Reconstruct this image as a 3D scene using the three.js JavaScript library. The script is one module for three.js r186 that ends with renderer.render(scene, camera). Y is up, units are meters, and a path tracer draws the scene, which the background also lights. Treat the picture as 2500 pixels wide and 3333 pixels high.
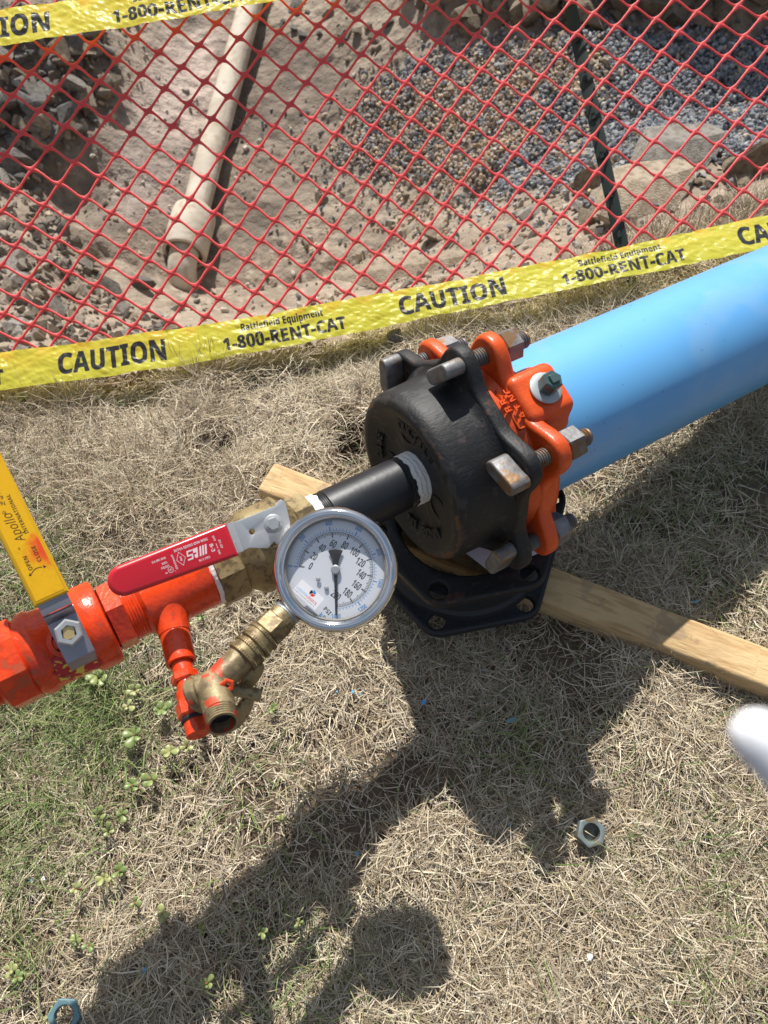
import * as THREE from 'three';
import { mergeGeometries, mergeVertices, toCreasedNormals as creasedNormals } from 'three/addons/utils/BufferGeometryUtils.js';
import { RoundedBoxGeometry } from 'three/addons/geometries/RoundedBoxGeometry.js';
import { TextGeometry } from 'three/addons/geometries/TextGeometry.js';
import { FontLoader } from 'three/addons/loaders/FontLoader.js';
import { MarchingCubes } from 'three/addons/objects/MarchingCubes.js';

// ------------------------------------------------------------------ camera, sky, sun, exposure
const V = (x, y, z) => new THREE.Vector3(x, y, z);
const rad = THREE.MathUtils.degToRad;
const scene = new THREE.Scene();
const FPX = 2500, PITCH = rad(60), ROLL = rad(-6), EYE = 1.0;           // photo pixels, metres
const cp = Math.cos(PITCH), sp = Math.sin(PITCH), sr = Math.sin(ROLL), cr = Math.cos(ROLL);
const RT = [cr, sr, 0], UPV = [cp * sr, -cp * cr, -sp], FW = [sp * sr, -sp * cr, cp];   // world axes seen in lens axes (x right, y down, z ahead)
const dirW = (a, b, c) => V(RT[0] * a + RT[1] * b + RT[2] * c, UPV[0] * a + UPV[1] * b + UPV[2] * c, -(FW[0] * a + FW[1] * b + FW[2] * c));
const P = (px, py, z) => dirW((px - 1250) / FPX * z, (py - 1667) / FPX * z, z).add(V(0, EYE, 0));
const rayOf = (px, py) => dirW((px - 1250) / FPX, (py - 1667) / FPX, 1);
const G = (px, py, y = 0) => { const r = rayOf(px, py); return r.multiplyScalar((y - EYE) / r.y).add(V(0, EYE, 0)); };
const camera = new THREE.PerspectiveCamera(2 * THREE.MathUtils.radToDeg(Math.atan(1666.5 / FPX)), 3 / 4, 0.01, 2000);
camera.position.set(0, EYE, 0);
camera.quaternion.setFromRotationMatrix(new THREE.Matrix4().makeBasis(dirW(1, 0, 0), dirW(0, -1, 0), dirW(0, 0, -1)));
camera.focus = 0.92;
camera.userData.fStop = 8.5;

const SKY = 0.5;
const toSun = dirW(-0.178, -1.305, -0.395).normalize();
{ // clear summer sky with thin haze and a few soft clouds
  const w = 512, h = 256, d = new Float32Array(w * h * 4), q = new THREE.Vector3();
  const hs = (x, y, z) => { const n = Math.sin(x * 127.1 + y * 311.7 + z * 74.7) * 43758.5453; return n - Math.floor(n); };
  const ns = (x, y, z) => { const X = Math.floor(x), Y = Math.floor(y), Z = Math.floor(z), f = (t) => t * t * (3 - 2 * t), u = f(x - X), v = f(y - Y), k = f(z - Z), l = (a, b, t) => a + (b - a) * t; return l(l(l(hs(X, Y, Z), hs(X + 1, Y, Z), u), l(hs(X, Y + 1, Z), hs(X + 1, Y + 1, Z), u), v), l(l(hs(X, Y, Z + 1), hs(X + 1, Y, Z + 1), u), l(hs(X, Y + 1, Z + 1), hs(X + 1, Y + 1, Z + 1), u), v), k); };
  for (let j = 0; j < h; j++) for (let i = 0; i < w; i++) {
    const el = ((j + 0.5) / h - 0.5) * Math.PI, az = ((i + 0.5) / w - 0.5) * 2 * Math.PI; q.set(Math.cos(el) * Math.cos(az), Math.sin(el), Math.cos(el) * Math.sin(az));
    const e = Math.max(0, q.y), t = (1 - e) ** 3, c = q.dot(toSun), glow = 0.9 * Math.exp(-(1 - c) * 14) + 0.25 * Math.exp(-(1 - c) * 3);
    const px = q.x / (e + 0.15) * 1.4, pz = q.z / (e + 0.15) * 1.4, cl = Math.max(0, Math.min(1, (0.55 * ns(px, 3, pz) + 0.28 * ns(px * 2.1, 5, pz * 2.1) + 0.17 * ns(px * 4.3, 7, pz * 4.3) - 0.52) * 4)) * Math.min(1, e * 4);
    const o = (j * w + i) * 4, f = q.y < 0 ? 0.55 : 1;
    [[0.2, 0.52], [0.31, 0.58], [0.5, 0.64]].forEach(([z, hz], k) => { const b = z + (hz - z) * t; d[o + k] = SKY * f * (b + (0.95 - b) * cl * 0.8 + glow * [1, 0.96, 0.9][k]); }); d[o + 3] = 1;
  }
  const skyTex = new THREE.DataTexture(d, w, h, THREE.RGBAFormat, THREE.FloatType); skyTex.mapping = THREE.EquirectangularReflectionMapping; skyTex.magFilter = skyTex.minFilter = THREE.LinearFilter; skyTex.needsUpdate = true;
  scene.background = skyTex; scene.environment = skyTex;
}
const sun = new THREE.DirectionalLight(new THREE.Color(1, 0.96, 0.9), 5);
sun.position.copy(toSun).multiplyScalar(12); sun.castShadow = true;
Object.assign(sun.shadow.camera, { left: -4, right: 4, top: 4, bottom: -4, near: 0.5, far: 30 });
sun.shadow.mapSize.set(2048, 2048);
scene.add(sun, sun.target);
const renderer = new THREE.WebGLRenderer();
renderer.toneMapping = THREE.LinearToneMapping;
renderer.toneMappingExposure = 1.23;
renderer.shadowMap.enabled = true;

// ------------------------------------------------------------------ helpers
let seed = 7;
const rnd = () => { seed = (seed + 0x6d2b79f5) | 0; let t = Math.imul(seed ^ (seed >>> 15), 1 | seed); t = (t + Math.imul(t ^ (t >>> 7), 61 | t)) ^ t; return ((t ^ (t >>> 14)) >>> 0) / 4294967296; };
const rr = (a, b) => a + (b - a) * rnd();
const pick = (a) => a[Math.floor(rnd() * a.length)];
const clamp = (x, a = 0, b = 1) => Math.min(b, Math.max(a, x));
const lerp = (a, b, t) => a + (b - a) * t;
const sstep = (a, b, x) => { const t = clamp((x - a) / (b - a)); return t * t * (3 - 2 * t); };
const h3 = (x, y, z) => { let n = Math.imul(x, 374761393) + Math.imul(y, 668265263) + Math.imul(z, 2147483647 ^ 0x5bd1e995) | 0; n = Math.imul(n ^ (n >>> 13), 1274126177); n ^= n >>> 16; n = Math.imul(n, 0x85ebca6b); return ((n ^ (n >>> 15)) >>> 0) / 4294967296; };
function vnoise(x, y, z, per = 0) {
  const X = Math.floor(x), Y = Math.floor(y), Z = Math.floor(z), f = (t) => t * t * t * (t * (t * 6 - 15) + 10);
  const u = f(x - X), v = f(y - Y), w = f(z - Z), m = per ? (k) => ((k % per) + per) % per : (k) => k;
  const g = (i, j, k) => h3(m(X + i), m(Y + j), Z + k);
  return lerp(lerp(lerp(g(0, 0, 0), g(1, 0, 0), u), lerp(g(0, 1, 0), g(1, 1, 0), u), v), lerp(lerp(g(0, 0, 1), g(1, 0, 1), u), lerp(g(0, 1, 1), g(1, 1, 1), u), v), w) * 2 - 1;
}
const fbm = (x, y, z = 0, o = 4) => { let s = 0, a = 0.5; for (let k = 0; k < o; k++) { s += a * vnoise(x, y, z + k * 17); x *= 2.03; y *= 2.03; z *= 2.03; a *= 0.5; } return s; };
const TAB = new Float32Array(65536); for (let k = 0; k < 65536; k++) TAB[k] = rnd() * 2 - 1;
function tnoise(x, y, per, z) {
  const X = Math.floor(x), Y = Math.floor(y); let u = x - X, v = y - Y; u = u * u * (3 - 2 * u); v = v * v * (3 - 2 * v);
  const x0 = (X % per + z * 37) & 255, x1 = ((X + 1) % per + z * 37) & 255, y0 = ((Y % per + z * 91) & 255) << 8, y1 = (((Y + 1) % per + z * 91) & 255) << 8;
  const a = TAB[y0 | x0], b = TAB[y0 | x1], c = TAB[y1 | x0], d = TAB[y1 | x1];
  return a + (b - a) * u + (c - a + (a - b - c + d) * u) * v;
}
const tfbm = (u, v, per, z = 0, o = 4) => { let s = 0, a = 0.5, p = per; u = ((u % 1) + 1) % 1; v = ((v % 1) + 1) % 1; for (let k = 0; k < o; k++) { s += a * tnoise(u * p, v * p, p, z + k * 5); p *= 2; a *= 0.5; } return s; };   // u, v in 0..1, repeats
const names = {};
const numbered = (n) => { names[n] = (names[n] ?? -1) + 1; return names[n] ? n + '_' + String(names[n]).padStart(3, '0') : n; };
const tag = (o, label, category, group, kind) => { o.userData.label = label; o.userData.category = category; if (group) o.userData.group = group; if (kind) o.userData.kind = kind; return o; };
const shade = (o) => { o.traverse((m) => { if (m.isMesh) { m.castShadow = m.receiveShadow = true; } }); return o; };
const lin = (r, g, b) => new THREE.Color().setRGB(r, g, b);
const s2l = (c) => (c <= 0.04045 ? c / 12.92 : ((c + 0.055) / 1.055) ** 2.4), l2s = (c) => (c <= 0.0031308 ? c * 12.92 : 1.055 * c ** (1 / 2.4) - 0.055);

function tex(size, fn, metres, srgb = true) {          // fn(u, v) -> linear rgb 0..1 (or grey number)
  const d = new Uint8Array(size * size * 4);
  for (let j = 0; j < size; j++) for (let i = 0; i < size; i++) {
    const c = fn((i + 0.5) / size, (j + 0.5) / size), o = (j * size + i) * 4;
    for (let k = 0; k < 3; k++) { const q = typeof c === 'number' ? c : c[k]; d[o + k] = 255 * clamp(srgb ? l2s(clamp(q)) : q); }
    d[o + 3] = 255;
  }
  const t = new THREE.DataTexture(d, size, size);
  t.wrapS = t.wrapT = THREE.RepeatWrapping; t.magFilter = THREE.LinearFilter; t.minFilter = THREE.LinearMipmapLinearFilter; t.generateMipmaps = true;
  t.repeat.set(1 / metres, 1 / metres); if (srgb) t.colorSpace = THREE.SRGBColorSpace; t.needsUpdate = true;
  return t;
}
function canvasTex(w, h, draw) {
  const c = document.createElement('canvas'); c.width = w; c.height = h;
  draw(c.getContext('2d'), w, h);
  const t = new THREE.CanvasTexture(c); t.colorSpace = THREE.SRGBColorSpace; t.anisotropy = 8; return t;
}
const mix3 = (a, b, t) => [lerp(a[0], b[0], t), lerp(a[1], b[1], t), lerp(a[2], b[2], t)];
const mul3 = (a, k) => [a[0] * k, a[1] * k, a[2] * k];
const std = (o) => new THREE.MeshStandardMaterial(o), phy = (o) => new THREE.MeshPhysicalMaterial(o);

const toCreasedNormals = (g, a) => { g.scale(1000, 1000, 1000); const q = creasedNormals(g, a); q.scale(0.001, 0.001, 0.001); return q; };
// uv in metres from the main direction of each face
function boxUV(g) {
  if (g.index) g = g.toNonIndexed();
  const p = g.attributes.position, n = p.count, uv = new Float32Array(n * 2), a = V(), b = V(), c = V();
  for (let i = 0; i < n; i += 3) {
    a.fromBufferAttribute(p, i); b.fromBufferAttribute(p, i + 1); c.fromBufferAttribute(p, i + 2);
    const nn = b.clone().sub(a).cross(c.clone().sub(a)), x = Math.abs(nn.x), y = Math.abs(nn.y), z = Math.abs(nn.z);
    [a, b, c].forEach((q, k) => { const e = x > y && x > z ? [q.z, q.y] : y > z ? [q.x, q.z] : [q.x, q.y]; uv[(i + k) * 2] = e[0]; uv[(i + k) * 2 + 1] = e[1]; });
  }
  g.setAttribute('uv', new THREE.BufferAttribute(uv, 2));
  return g;
}
const flat = (g) => { g = g.index ? g.toNonIndexed() : g; g.computeVertexNormals(); return g; };
// frame with y along dir
function frameY(o, dir, xh) {
  const y = dir.clone().normalize(); let x = (xh ? xh.clone() : Math.abs(y.y) < 0.9 ? V(0, 1, 0) : V(1, 0, 0)); x.addScaledVector(y, -x.dot(y)).normalize();
  return new THREE.Matrix4().makeBasis(x, y, x.clone().cross(y)).setPosition(o);
}
function frameZ(o, n, xh) {
  const z = n.clone().normalize(), x = xh.clone().addScaledVector(z, -xh.dot(z)).normalize();
  return new THREE.Matrix4().makeBasis(x, z.clone().cross(x), z).setPosition(o);
}
// profile: [[along, radius], ...] turned about dir through o
function lathe(profile, o, dir, seg = 48, opt = {}) {
  let g = new THREE.LatheGeometry(profile.map(([s, r]) => new THREE.Vector2(Math.max(r, 1e-5), s)), seg, opt.phi0 ?? 0, opt.phi ?? Math.PI * 2);
  if (opt.flat) g = flat(g); else if (opt.crease !== 0) g = toCreasedNormals(g, opt.crease ?? 0.6);
  g.applyMatrix4(frameY(o, dir, opt.x));
  return opt.keepUV ? g : boxUV(g);
}
const hexR = (af) => af / 2 / Math.cos(Math.PI / 6);
const hex = (af, s0, s1, o, dir, opt = {}) => lathe([[s0, 0], [s0, hexR(af) * 0.86], [s0 + 0.0018, hexR(af)], [s1 - 0.0018, hexR(af)], [s1, hexR(af) * 0.86], [s1, opt.bore ?? 0]].concat(opt.bore ? [[s0, opt.bore]] : []), o, dir, opt.n ?? 6, { flat: true, ...opt });
const thread = (r, s0, s1, pitch = 0.0025, depth = 0.0009) => { const p = []; const n = Math.max(1, Math.round((s1 - s0) / pitch)); for (let k = 0; k < n; k++) { const s = s0 + (s1 - s0) * k / n, w = (s1 - s0) / n; p.push([s, r - depth], [s + w * 0.35, r], [s + w * 0.55, r], [s + w * 0.9, r - depth]); } return p; };
// shape in the plane of a frame, extruded towards +z of the frame with rounded edges
function slab(shape, depth, bevel, m, seg = 2, curve = 24) {
  const g = new THREE.ExtrudeGeometry(shape, { depth: depth - 2 * bevel, bevelEnabled: bevel > 0, bevelThickness: bevel, bevelSize: bevel, bevelOffset: -bevel, bevelSegments: seg, curveSegments: curve });
  g.translate(0, 0, bevel);
  const q = toCreasedNormals(g, 0.7); q.applyMatrix4(m); return boxUV(q);
}
const poly = (pts) => new THREE.Shape(pts.map((p) => new THREE.Vector2(p[0], p[1])));
const hole = (x, y, r) => new THREE.Path().absarc(x, y, r, 0, Math.PI * 2, true);
const tube = (pts, r, seg = 24, rs = 10) => new THREE.TubeGeometry(new THREE.CatmullRomCurve3(pts), seg, r, rs);
function mesh(name, g, m, parent = scene, label) {
  const o = new THREE.Mesh(g, m); o.name = parent === scene ? numbered(name) : name; if (label) o.userData.label = label; parent.add(o); return shade(o);
}
function base(name, pos) { const o = new THREE.Group(); o.name = numbered(name); o.position.copy(pos); scene.add(o); return o; }
const at = (g, pos) => g.translate(-pos.x, -pos.y, -pos.z);
const stripAttr = (gs) => gs.map((g) => { g = g.index ? g.toNonIndexed() : g; for (const k of Object.keys(g.attributes)) if (!['position', 'normal', 'uv'].includes(k)) g.deleteAttribute(k); return g; });
const merge = (gs) => mergeGeometries(stripAttr(gs));

// ------------------------------------------------------------------ materials
const T = {};
T.grain = tex(512, (u, v) => 0.5 + 0.5 * tfbm(u, v, 24, 3, 5), 0.12, false);
T.dirtBump = tex(1024, (u, v) => 0.5 + 0.42 * tfbm(u, v, 14, 9, 6) + 0.2 * Math.max(0, tfbm(u, v, 60, 2, 2)), 0.4, false);
T.grime = tex(512, (u, v) => { const a = 0.5 + 0.5 * tfbm(u, v, 4, 1, 6); return mix3([1, 1, 1], [0.62, 0.6, 0.57], sstep(0.5, 0.85, a)); }, 0.2);
T.iron = tex(1024, (u, v) => { const n = tfbm(u, v, 6, 4, 6), k = tfbm(u, v, 40, 8, 3), r = sstep(0.3, 0.5, n * 0.8 + 0.5 * k), s = sstep(0.3, 0.5, k); return mix3(mix3([0.0105, 0.0105, 0.0115], [0.04, 0.037, 0.035], s * 0.6), [0.1, 0.038, 0.018], r * 0.55); }, 0.22);
T.ironBump = tex(512, (u, v) => 0.5 + 0.5 * tfbm(u, v, 40, 5, 4), 0.1, false);
T.redPaint = tex(1024, (u, v) => { const n = tfbm(u, v, 4, 11, 5), k = tfbm(u * 1, v, 40, 3, 4), c = sstep(0.34, 0.46, n * 0.55 + k * 0.8); return mix3(mix3([0.8, 0.072, 0.014], [0.66, 0.05, 0.012], sstep(-0.2, 0.5, k + n)), [0.3, 0.11, 0.05], c * 0.5); }, 0.2);
T.brass = tex(1024, (u, v) => { const n = tfbm(u, v, 5, 21, 6), k = tfbm(u, v, 26, 4, 4); return mix3(mix3([0.36, 0.28, 0.14], [0.235, 0.175, 0.085], sstep(-0.3, 0.45, n)), [0.13, 0.092, 0.05], sstep(0.0, 0.45, k + 0.4 * n) * 0.8); }, 0.1);
T.brassRed = tex(512, (u, v) => { const n = tfbm(u, v, 5, 21, 5), k = tfbm(u, v, 20, 4, 4), q = tfbm(u, v, 6, 77, 4); return mix3(mix3([0.3, 0.235, 0.125], [0.17, 0.125, 0.068], sstep(-0.2, 0.4, n + 0.5 * k)), [0.62, 0.06, 0.022], sstep(0.16, 0.24, q + 0.25 * k) * 0.85); }, 0.08);
T.zinc = tex(512, (u, v) => { const n = tfbm(u, v, 8, 31, 5), r = sstep(0.06, 0.3, tfbm(u, v, 5, 6, 5)); return mix3(mix3([0.15, 0.148, 0.15], [0.26, 0.255, 0.255], 0.5 + n), [0.22, 0.12, 0.048], r * 0.9); }, 0.09);
T.wood = tex(1024, (u, v) => { const w = v + 0.012 * tfbm(u, v, 3, 2, 3), g = tfbm(u * 0.12 % 1, w, 48, 5, 3), l = tfbm(u, v, 5, 7, 5), st = sstep(0.28, 0.4, tfbm(u, v, 10, 15, 5)); return mul3(mix3(mix3([0.58, 0.4, 0.2], [0.46, 0.29, 0.13], sstep(-0.25, 0.4, g)), [0.32, 0.23, 0.14], st * 0.55), 1 + 0.25 * l); }, 0.25);
T.woodBump = tex(512, (u, v) => 0.5 + 0.5 * tfbm(u * 0.25 % 1, v, 64, 5, 3), 0.2, false);
T.rock = tex(512, (u, v) => { const n = tfbm(u, v, 5, 41, 6), k = tfbm(u, v, 20, 6, 4); return mix3(mix3([1, 1, 1], [0.6, 0.57, 0.54], sstep(-0.2, 0.4, n)), [1.0, 0.86, 0.66], sstep(0.1, 0.4, k) * 0.6); }, 0.5);
T.rockBump = tex(512, (u, v) => 0.5 + 0.5 * tfbm(u, v, 16, 51, 6), 0.3, false);
T.pvc = tex(1024, (u, v) => { const n = tfbm(u, v, 4, 61, 5), k = tfbm(u, v, 110, 2, 2); return mix3(mix3(mix3([0.14, 0.425, 0.78], [0.13, 0.4, 0.76], sstep(-0.3, 0.3, n)), [0.26, 0.46, 0.68], sstep(0.05, 0.4, tfbm(u, v, 9, 63, 5)) * 0.35), [0.05, 0.14, 0.3], sstep(0.6, 0.64, k) * 0.6); }, 0.6);
T.oldpipe = tex(512, (u, v) => { const n = tfbm(u, v, 4, 71, 6), k = tfbm(u, v, 16, 3, 4); return mix3(mix3([0.6, 0.53, 0.43], [0.48, 0.41, 0.32], sstep(-0.1, 0.4, n)), [0.4, 0.29, 0.18], sstep(0.22, 0.45, k) * 0.5); }, 0.5);
const M = {
  iron: std({ map: T.iron, bumpMap: T.ironBump, bumpScale: 0.0004, roughness: 0.6 }),
  ironDark: std({ color: lin(0.014, 0.0155, 0.019), bumpMap: T.ironBump, bumpScale: 0.0006, roughness: 0.55 }),
  orange: std({ map: T.grime, color: lin(0.78, 0.095, 0.012), bumpMap: T.ironBump, bumpScale: 0.00025, roughness: 0.38 }),
  red: std({ map: T.redPaint, bumpMap: T.ironBump, bumpScale: 0.00028, roughness: 0.24 }),
  brass: std({ map: T.brass, bumpMap: T.grain, bumpScale: 0.0004, metalness: 0.42, roughness: 0.48 }),
  brassRed: std({ map: T.brassRed, bumpMap: T.grain, bumpScale: 0.0005, metalness: 0.3, roughness: 0.5 }),
  brassCut: std({ color: lin(0.75, 0.56, 0.25), metalness: 0.7, roughness: 0.4 }),
  zinc: std({ map: T.zinc, bumpMap: T.grain, bumpScale: 0.0004, metalness: 0.4, roughness: 0.52 }),
  steel: std({ color: lin(0.56, 0.57, 0.57), metalness: 0.6, roughness: 0.42, map: T.grime, bumpMap: T.grain, bumpScale: 0.0001 }),
  steelDark: std({ color: lin(0.34, 0.32, 0.35), metalness: 0.7, roughness: 0.34, map: T.grime }),
  chrome: std({ color: lin(0.72, 0.73, 0.75), metalness: 1, roughness: 0.09 }),
  blackPipe: std({ color: lin(0.014, 0.0155, 0.02), map: T.grime, bumpMap: T.grain, bumpScale: 0.00012, roughness: 0.42 }),
  tapeWhite: std({ color: lin(0.86, 0.85, 0.81), bumpMap: T.grain, bumpScale: 0.001, roughness: 0.8 }),
  pvc: phy({ map: T.pvc, roughness: 0.36, clearcoat: 0.15, clearcoatRoughness: 0.4 }),
  redGrip: phy({ color: lin(0.6, 0.012, 0.024), roughness: 0.3, clearcoat: 0.4, clearcoatRoughness: 0.25 }),
  galv: std({ color: lin(0.45, 0.47, 0.48), metalness: 0.5, roughness: 0.5, map: T.grime }),
  greenBolt: std({ color: lin(0.1, 0.17, 0.16), metalness: 0.5, roughness: 0.3, map: T.grime }),
  rubber: std({ color: lin(0.014, 0.015, 0.017), roughness: 0.6 }),
  wood: std({ map: T.wood, bumpMap: T.woodBump, bumpScale: 0.0012, roughness: 0.8 }),
  paper: std({ color: lin(0.75, 0.7, 0.72), roughness: 0.8, side: THREE.DoubleSide }),
  net: phy({ color: lin(0.92, 0.095, 0.088), roughness: 1, transmission: 0.25, thickness: 0, clearcoat: 0.5, clearcoatRoughness: 0.35 }),
  post: std({ color: lin(0.012, 0.03, 0.024), map: T.grime, roughness: 0.5 }),
  oldpipe: std({ map: T.oldpipe, bumpMap: T.rockBump, bumpScale: 0.002, roughness: 0.85 }),
  glass: phy({ color: lin(1, 1, 1), transmission: 1, thickness: 0, roughness: 0.03, ior: 1.48 }),
  weed: std({ color: lin(0.23, 0.36, 0.07), roughness: 0.4 }),
  weedStem: std({ color: lin(0.3, 0.1, 0.06), roughness: 0.6 }),
  chip: std({ color: lin(0.12, 0.4, 0.6), roughness: 0.6 }),
  whiteChip: std({ color: lin(0.8, 0.8, 0.78), roughness: 0.8 }),
  nutTeal: std({ color: lin(0.15, 0.27, 0.3), map: T.grime, metalness: 0.3, roughness: 0.45 }),
  glove: std({ color: lin(0.74, 0.75, 0.78), roughness: 0.9 }),
};

// ------------------------------------------------------------------ ground
// lawn edge, walked along the picture and laid on the ground
const edgePts = [[-900, 1370], [-300, 1290], [0, 1262], [500, 1228], [700, 1200], [850, 1172], [1000, 1112], [1300, 1060], [1700, 985], [2050, 850], [2500, 690], [3200, 520]].map(([x, y]) => G(x, y, 0));
const edgeF = (x) => {
  const e = edgePts; if (x <= e[0].x) return -e[0].z; if (x >= e[e.length - 1].x) return -e[e.length - 1].z;
  let k = 0; while (e[k + 1].x < x) k++;
  return lerp(-e[k].z, -e[k + 1].z, (x - e[k].x) / (e[k + 1].x - e[k].x));
};
let wallPts = null;
const wallF = (x) => { const e = wallPts; if (x <= e[0].x) return -e[0].z + 0.5 * (e[0].x - x); if (x >= e[e.length - 1].x) return -e[e.length - 1].z; let k = 0; while (e[k + 1].x < x) k++; return lerp(-e[k].z, -e[k + 1].z, (x - e[k].x) / (e[k + 1].x - e[k].x)); };
function groundY(x, F) {
  const jag = 0.05 * fbm(x * 4.1, F * 1.2, 5, 3), q = F - edgeF(x) + jag;
  const lawn = 0.012 * fbm(x * 5, F * 5, 1, 3) + 0.006 * fbm(x * 22, F * 22, 2, 2);
  if (q < 0) return lawn - 0.035 * sstep(-0.3, 0, q) + sstep(-0.62, -0.2, q) * (0.022 * fbm(x * 11, F * 11, 31, 3) - 0.085 * sstep(0.14, 0.26, fbm(x * 8, F * 8, 37, 3)) * sstep(0.2, -0.15, x) * sstep(-0.02, -0.12, q));
  const deep = lerp(-0.98, -0.52, sstep(-0.3, 0.9, x));
  const run = lerp(1.25, 1.05, sstep(-0.2, 0.8, x));
  let t = q / run, y;
  if (t < 1) { const s = t + 0.1 * Math.sin(t * Math.PI * 2) * sstep(0.2, 0.8, x); y = -0.035 - 0.05 * sstep(0, 0.12, t) + (deep + 0.07) * (t * t * (3 - 2 * t) * 0.5 + s * 0.5); }
  else y = deep + 0.13 * (q - run);
  y += sstep(0.03, 0.25, q) * (0.055 * fbm(x * 2.4, F * 2.4, 11, 3) + 0.022 * fbm(x * 9, F * 9, 12, 3) + 0.008 * fbm(x * 34, F * 34, 13, 2));
  y += 0.42 * sstep(-0.55, -1.15, x) * sstep(0.5, 1.2, q) * (1 + 0.3 * fbm(x * 3, F * 3, 15, 3));          // rubble heap
  y -= 0.26 * Math.exp(-(((x + 1.02) / 0.16) ** 2) - ((F - 2.42) / 0.2) ** 2);                              // dark hollow in the heap
  if (wallPts) { const w = wallF(x); if (F > w - 0.15) y += sstep(wallPts[0].x - 0.1, wallPts[0].x + 0.5, x) * lerp(0.3, 0.62, sstep(0.6, 1.6, x)) * sstep(0, 0.3, F - w + 0.09 * fbm(x * 5, F, 8, 3)); }
  y += sstep(4.2, 5.8, F) * (0.5 - y) * 0.9;
  return lerp(y, lawn, sstep(6, 9, F));
}
function hit(px, py) {
  const r = rayOf(px, py); let s = 0.4, ds = 0.01;
  for (; s < 9; s += ds) { const x = r.x * s, y = EYE + r.y * s, F = -r.z * s; if (y < groundY(x, F)) return V(x, groundY(x, F), -F); }
  return r.multiplyScalar(4).add(V(0, EYE, 0));
}
wallPts = [[1250, 60], [1500, 105], [1750, 95], [2000, 90], [2250, 95], [2500, 120], [2800, 150]].map(([x, y]) => hit(x, y));
const pxPoly = (pts) => pts.map(([x, y]) => { const h = hit(x, y); return [h.x, -h.z]; });
const inside = (poly, x, y) => { let c = false; for (let i = 0, j = poly.length - 1; i < poly.length; j = i++) { const [a, b] = poly[i], [p, q] = poly[j]; if ((b > y) !== (q > y) && x < (p - a) * (y - b) / (q - b) + a) c = !c; } return c; };
const gravelPoly = pxPoly([[1030, 545], [1190, 440], [1150, 350], [1290, 240], [1560, 170], [1880, 130], [2200, 120], [2500, 130], [2800, 150], [2800, 480], [2500, 520], [2250, 510], [1950, 610], [1700, 625], [1480, 600], [1250, 585]]);
const mudPoly = pxPoly([[560, 60], [760, 20], [900, 60], [1150, 260], [1200, 430], [1080, 520], [980, 680], [760, 900], [560, 760], [330, 820], [260, 640], [380, 420], [420, 260]]);
const heapPoly = pxPoly([[-150, 110], [340, 90], [400, 250], [340, 420], [210, 520], [60, 640], [-150, 640]]);
const palePoly = pxPoly([[540, 90], [720, 60], [760, 200], [640, 560], [560, 700], [340, 720], [360, 520], [430, 300]]);
const softIn = (poly, x, y) => { let s = 0; for (const [a, b] of [[0, 0], [0.05, 0], [-0.05, 0], [0, 0.05], [0, -0.05]]) s += inside(poly, x + a, y + b) ? 0.2 : 0; return s; };
{
  const line = (a, b, d, far) => { const o = []; for (let v = a; v <= b + 1e-9; v += d) o.push(v); for (let v = b, s = d; v < far;) { s *= 1.35; v += s; o.push(v); } for (let v = a, s = d; v > -far;) { s *= 1.35; v -= s; o.unshift(v); } return o; };
  const xs = line(-1.6, 1.9, 0.0125, 300), fs = line(-0.4, 4.4, 0.0125, 300), nx = xs.length, nf = fs.length;
  const pos = new Float32Array(nx * nf * 3), col = new Float32Array(nx * nf * 3), uv = new Float32Array(nx * nf * 2), idx = [];
  for (let j = 0; j < nf; j++) for (let i = 0; i < nx; i++) {
    const x = xs[i], F = fs[j], o = j * nx + i, q = F - edgeF(x);
    pos.set([x, groundY(x, F), -F], o * 3); uv.set([x, F], o * 2);
    const n1 = fbm(x * 3, F * 3, 20, 4), n2 = fbm(x * 16, F * 16, 21, 3), n3 = fbm(x * 60, F * 60, 22, 2);
    let c = mix3([0.16, 0.115, 0.075], [0.1, 0.07, 0.045], sstep(-0.2, 0.3, n2));
    if (q > -0.05 && q < 6) {
      let d = mix3([0.335, 0.268, 0.202], [0.245, 0.19, 0.142], sstep(-0.3, 0.35, n1 + 0.4 * n2));
      d = mix3(d, [0.41, 0.335, 0.258], sstep(0.15, 0.4, n3 + 0.3 * n2) * 0.6);
      d = mix3(d, mix3([0.235, 0.186, 0.142], [0.165, 0.13, 0.1], sstep(-0.2, 0.3, n1 + n2)), softIn(mudPoly, x, F));
      d = mix3(d, mix3([0.45, 0.36, 0.3], [0.31, 0.25, 0.208], sstep(-0.1, 0.35, n1 * 1.3 + 0.5 * n2)), softIn(palePoly, x, F));
      d = mix3(d, [0.13, 0.12, 0.115], softIn(gravelPoly, x, F) * 0.8);
      d = mix3(d, [0.12, 0.092, 0.068], softIn(heapPoly, x, F) * 0.85);
      c = mix3(c, d, sstep(-0.05, 0.04, q + 0.05 * n2));
    }
    col.set(mul3(c, 1 + 0.3 * n3), o * 3);
  }
  for (let j = 0; j < nf - 1; j++) for (let i = 0; i < nx - 1; i++) { const a = j * nx + i; idx.push(a, a + 1, a + nx, a + 1, a + nx + 1, a + nx); }
  const g = new THREE.BufferGeometry();
  g.setAttribute('position', new THREE.BufferAttribute(pos, 3)); g.setAttribute('color', new THREE.BufferAttribute(col, 3)); g.setAttribute('uv', new THREE.BufferAttribute(uv, 2));
  g.setIndex(idx); g.computeVertexNormals();
  const o = mesh('ground', g, std({ vertexColors: true, bumpMap: T.dirtBump, bumpScale: 0.015, roughness: 0.95 }));
  o.userData = { kind: 'structure', label: 'trampled lawn that drops off into an excavated dirt pit', category: 'ground' };
}

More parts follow.
